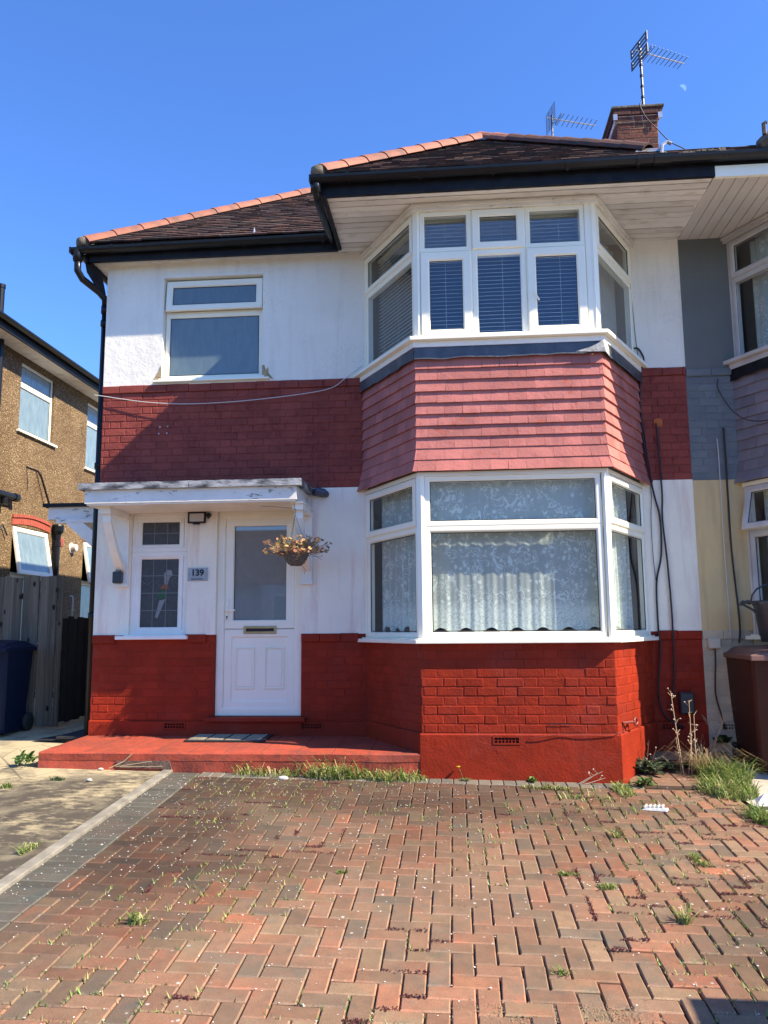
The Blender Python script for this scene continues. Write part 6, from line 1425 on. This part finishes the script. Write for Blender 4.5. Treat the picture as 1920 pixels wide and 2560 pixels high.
for k in range(1500):
    if k % 5 < 3 and k > 300:
        J_ = r_.choice(JO)
        if J_[2] < -5.2 or r_.random() < (J_[0]+1.2)*.35: continue
        px, py = (J_[0]+r_.gauss(0, .004), r_.uniform(J_[2], J_[3])) if r_.random() < .5 else (r_.uniform(J_[0], J_[1]), J_[2]+r_.gauss(0, .004))
    elif k < 400: px, py = r_.uniform(-2.4, 2.0), r_.uniform(-5.2, -1.1)
    else: px, py = -2.42+2.6*r_.random()**1.6, -1.1-2.6*r_.random()
    s = r_.uniform(.002, .0055)*(1.3 if r_.random() < .1 else 1); z = gz(px, py)+.0025; a_ = r_.uniform(0, 3); vs = [(px+s*cos(a_+q*1.05)*r_.uniform(.6, 1.1), py+s*sin(a_+q*1.05)*r_.uniform(.6, 1.1), z) for q in range(6)]; mp.mesh(vs+[(px, py, z+.002)], [(q, (q+1) % 6, 6) for q in range(6)])
top(mp, 'fallen_petals', M_petal, (0, -3, -1.3), 'small white petals scattered over the paving', 'petals', kind='stuff')

gw = thing('added_shade_wall', 'brown brick wall added out of view at the right to shade the paving corner', 'wall', (3.4, -4.98, -1.45))  # invented wall out of view, added only to shade the paving corner
m = MB(); m.box(2.45, 5.2, -5.07, -4.87, -1.6, .02, mi=1); bricks(m, Fr((2.45, -5.07), (1, 0)), 0, 2.75, -1.5, .0, cols=cf); bricks(m, Fr((5.2, -4.87), (-1, 0)), 0, 2.75, -1.5, .0, cols=cf); m.build('brickwork', [M_stock, M_chmort], gw)
m = MB(); m.box(2.43, 5.22, -5.10, -4.84, .021, .06, ch=.006); m.build('coping', M_edging, gw)
# ------------------------------------------------------------------ the other side of the street, seen only in the glass
O = thing('opposite_house', 'pale semi across the road, seen only as a reflection in the door glass', 'house', (-4, -30, -2))
M_opp = simple('opposite_render', UP(.62, .60, .56), UP(.5, .48, .45), 2, .8); M_oppb = simple('opposite_brick', UP(.22, .10, .07), UP(.16, .08, .06), 8, .9)
for k, x0 in enumerate((-17.5, -3.2, 11)):
    if k: 
        O = thing('opposite_house', ['', 'middle semi across the road reflected behind the camera', 'right hand semi across the road behind the camera'][k], 'house', (x0+6, -30, -2))
    m = MB(); m.box(x0, x0+13, -38, -30, -3.3, -.7); m.build('brick_wall', M_oppb, O); m = MB(); m.box(x0, x0+13, -38, -30, -.699, 2.1)
    for q in (0, 1): m.box(x0+1+7.6*q, x0+4.4+7.6*q, -30.0, -29.1, -3.2, 2.05)
    m.build('rendered_wall', M_opp, O)
    m = MB(); m.mesh([(x0-.4, -29.2, 2.1), (x0+13.4, -29.2, 2.1), (x0+13.4, -38.4, 2.1), (x0-.4, -38.4, 2.1), (x0+4, -33.8, 5.2), (x0+9, -33.8, 5.2)], [(0, 1, 5, 4), (1, 2, 5), (2, 3, 4, 5), (3, 0, 4), (3, 2, 1, 0)], (.09, .055, .045)); m.build('roof', M_roof, O)
    for (wx, wz) in ((1.5, -2.2), (1.5, .3), (9.1, -2.2), (9.1, .3)):
        m = MB(); Fo_ = Fr((x0+wx+2.4, -29.08), (-1, 0), (0, 1)); ring(m, Fo_, 0, 2.4, wz, wz+1.3, .08, -.05, .02); w_o = m.build('window', M_upvc, O); m = MB(); fbox(m, Fo_, .08, 2.32, -.02, -.01, wz+.08, wz+1.22); m.build('pane', M_nbglass, w_o)
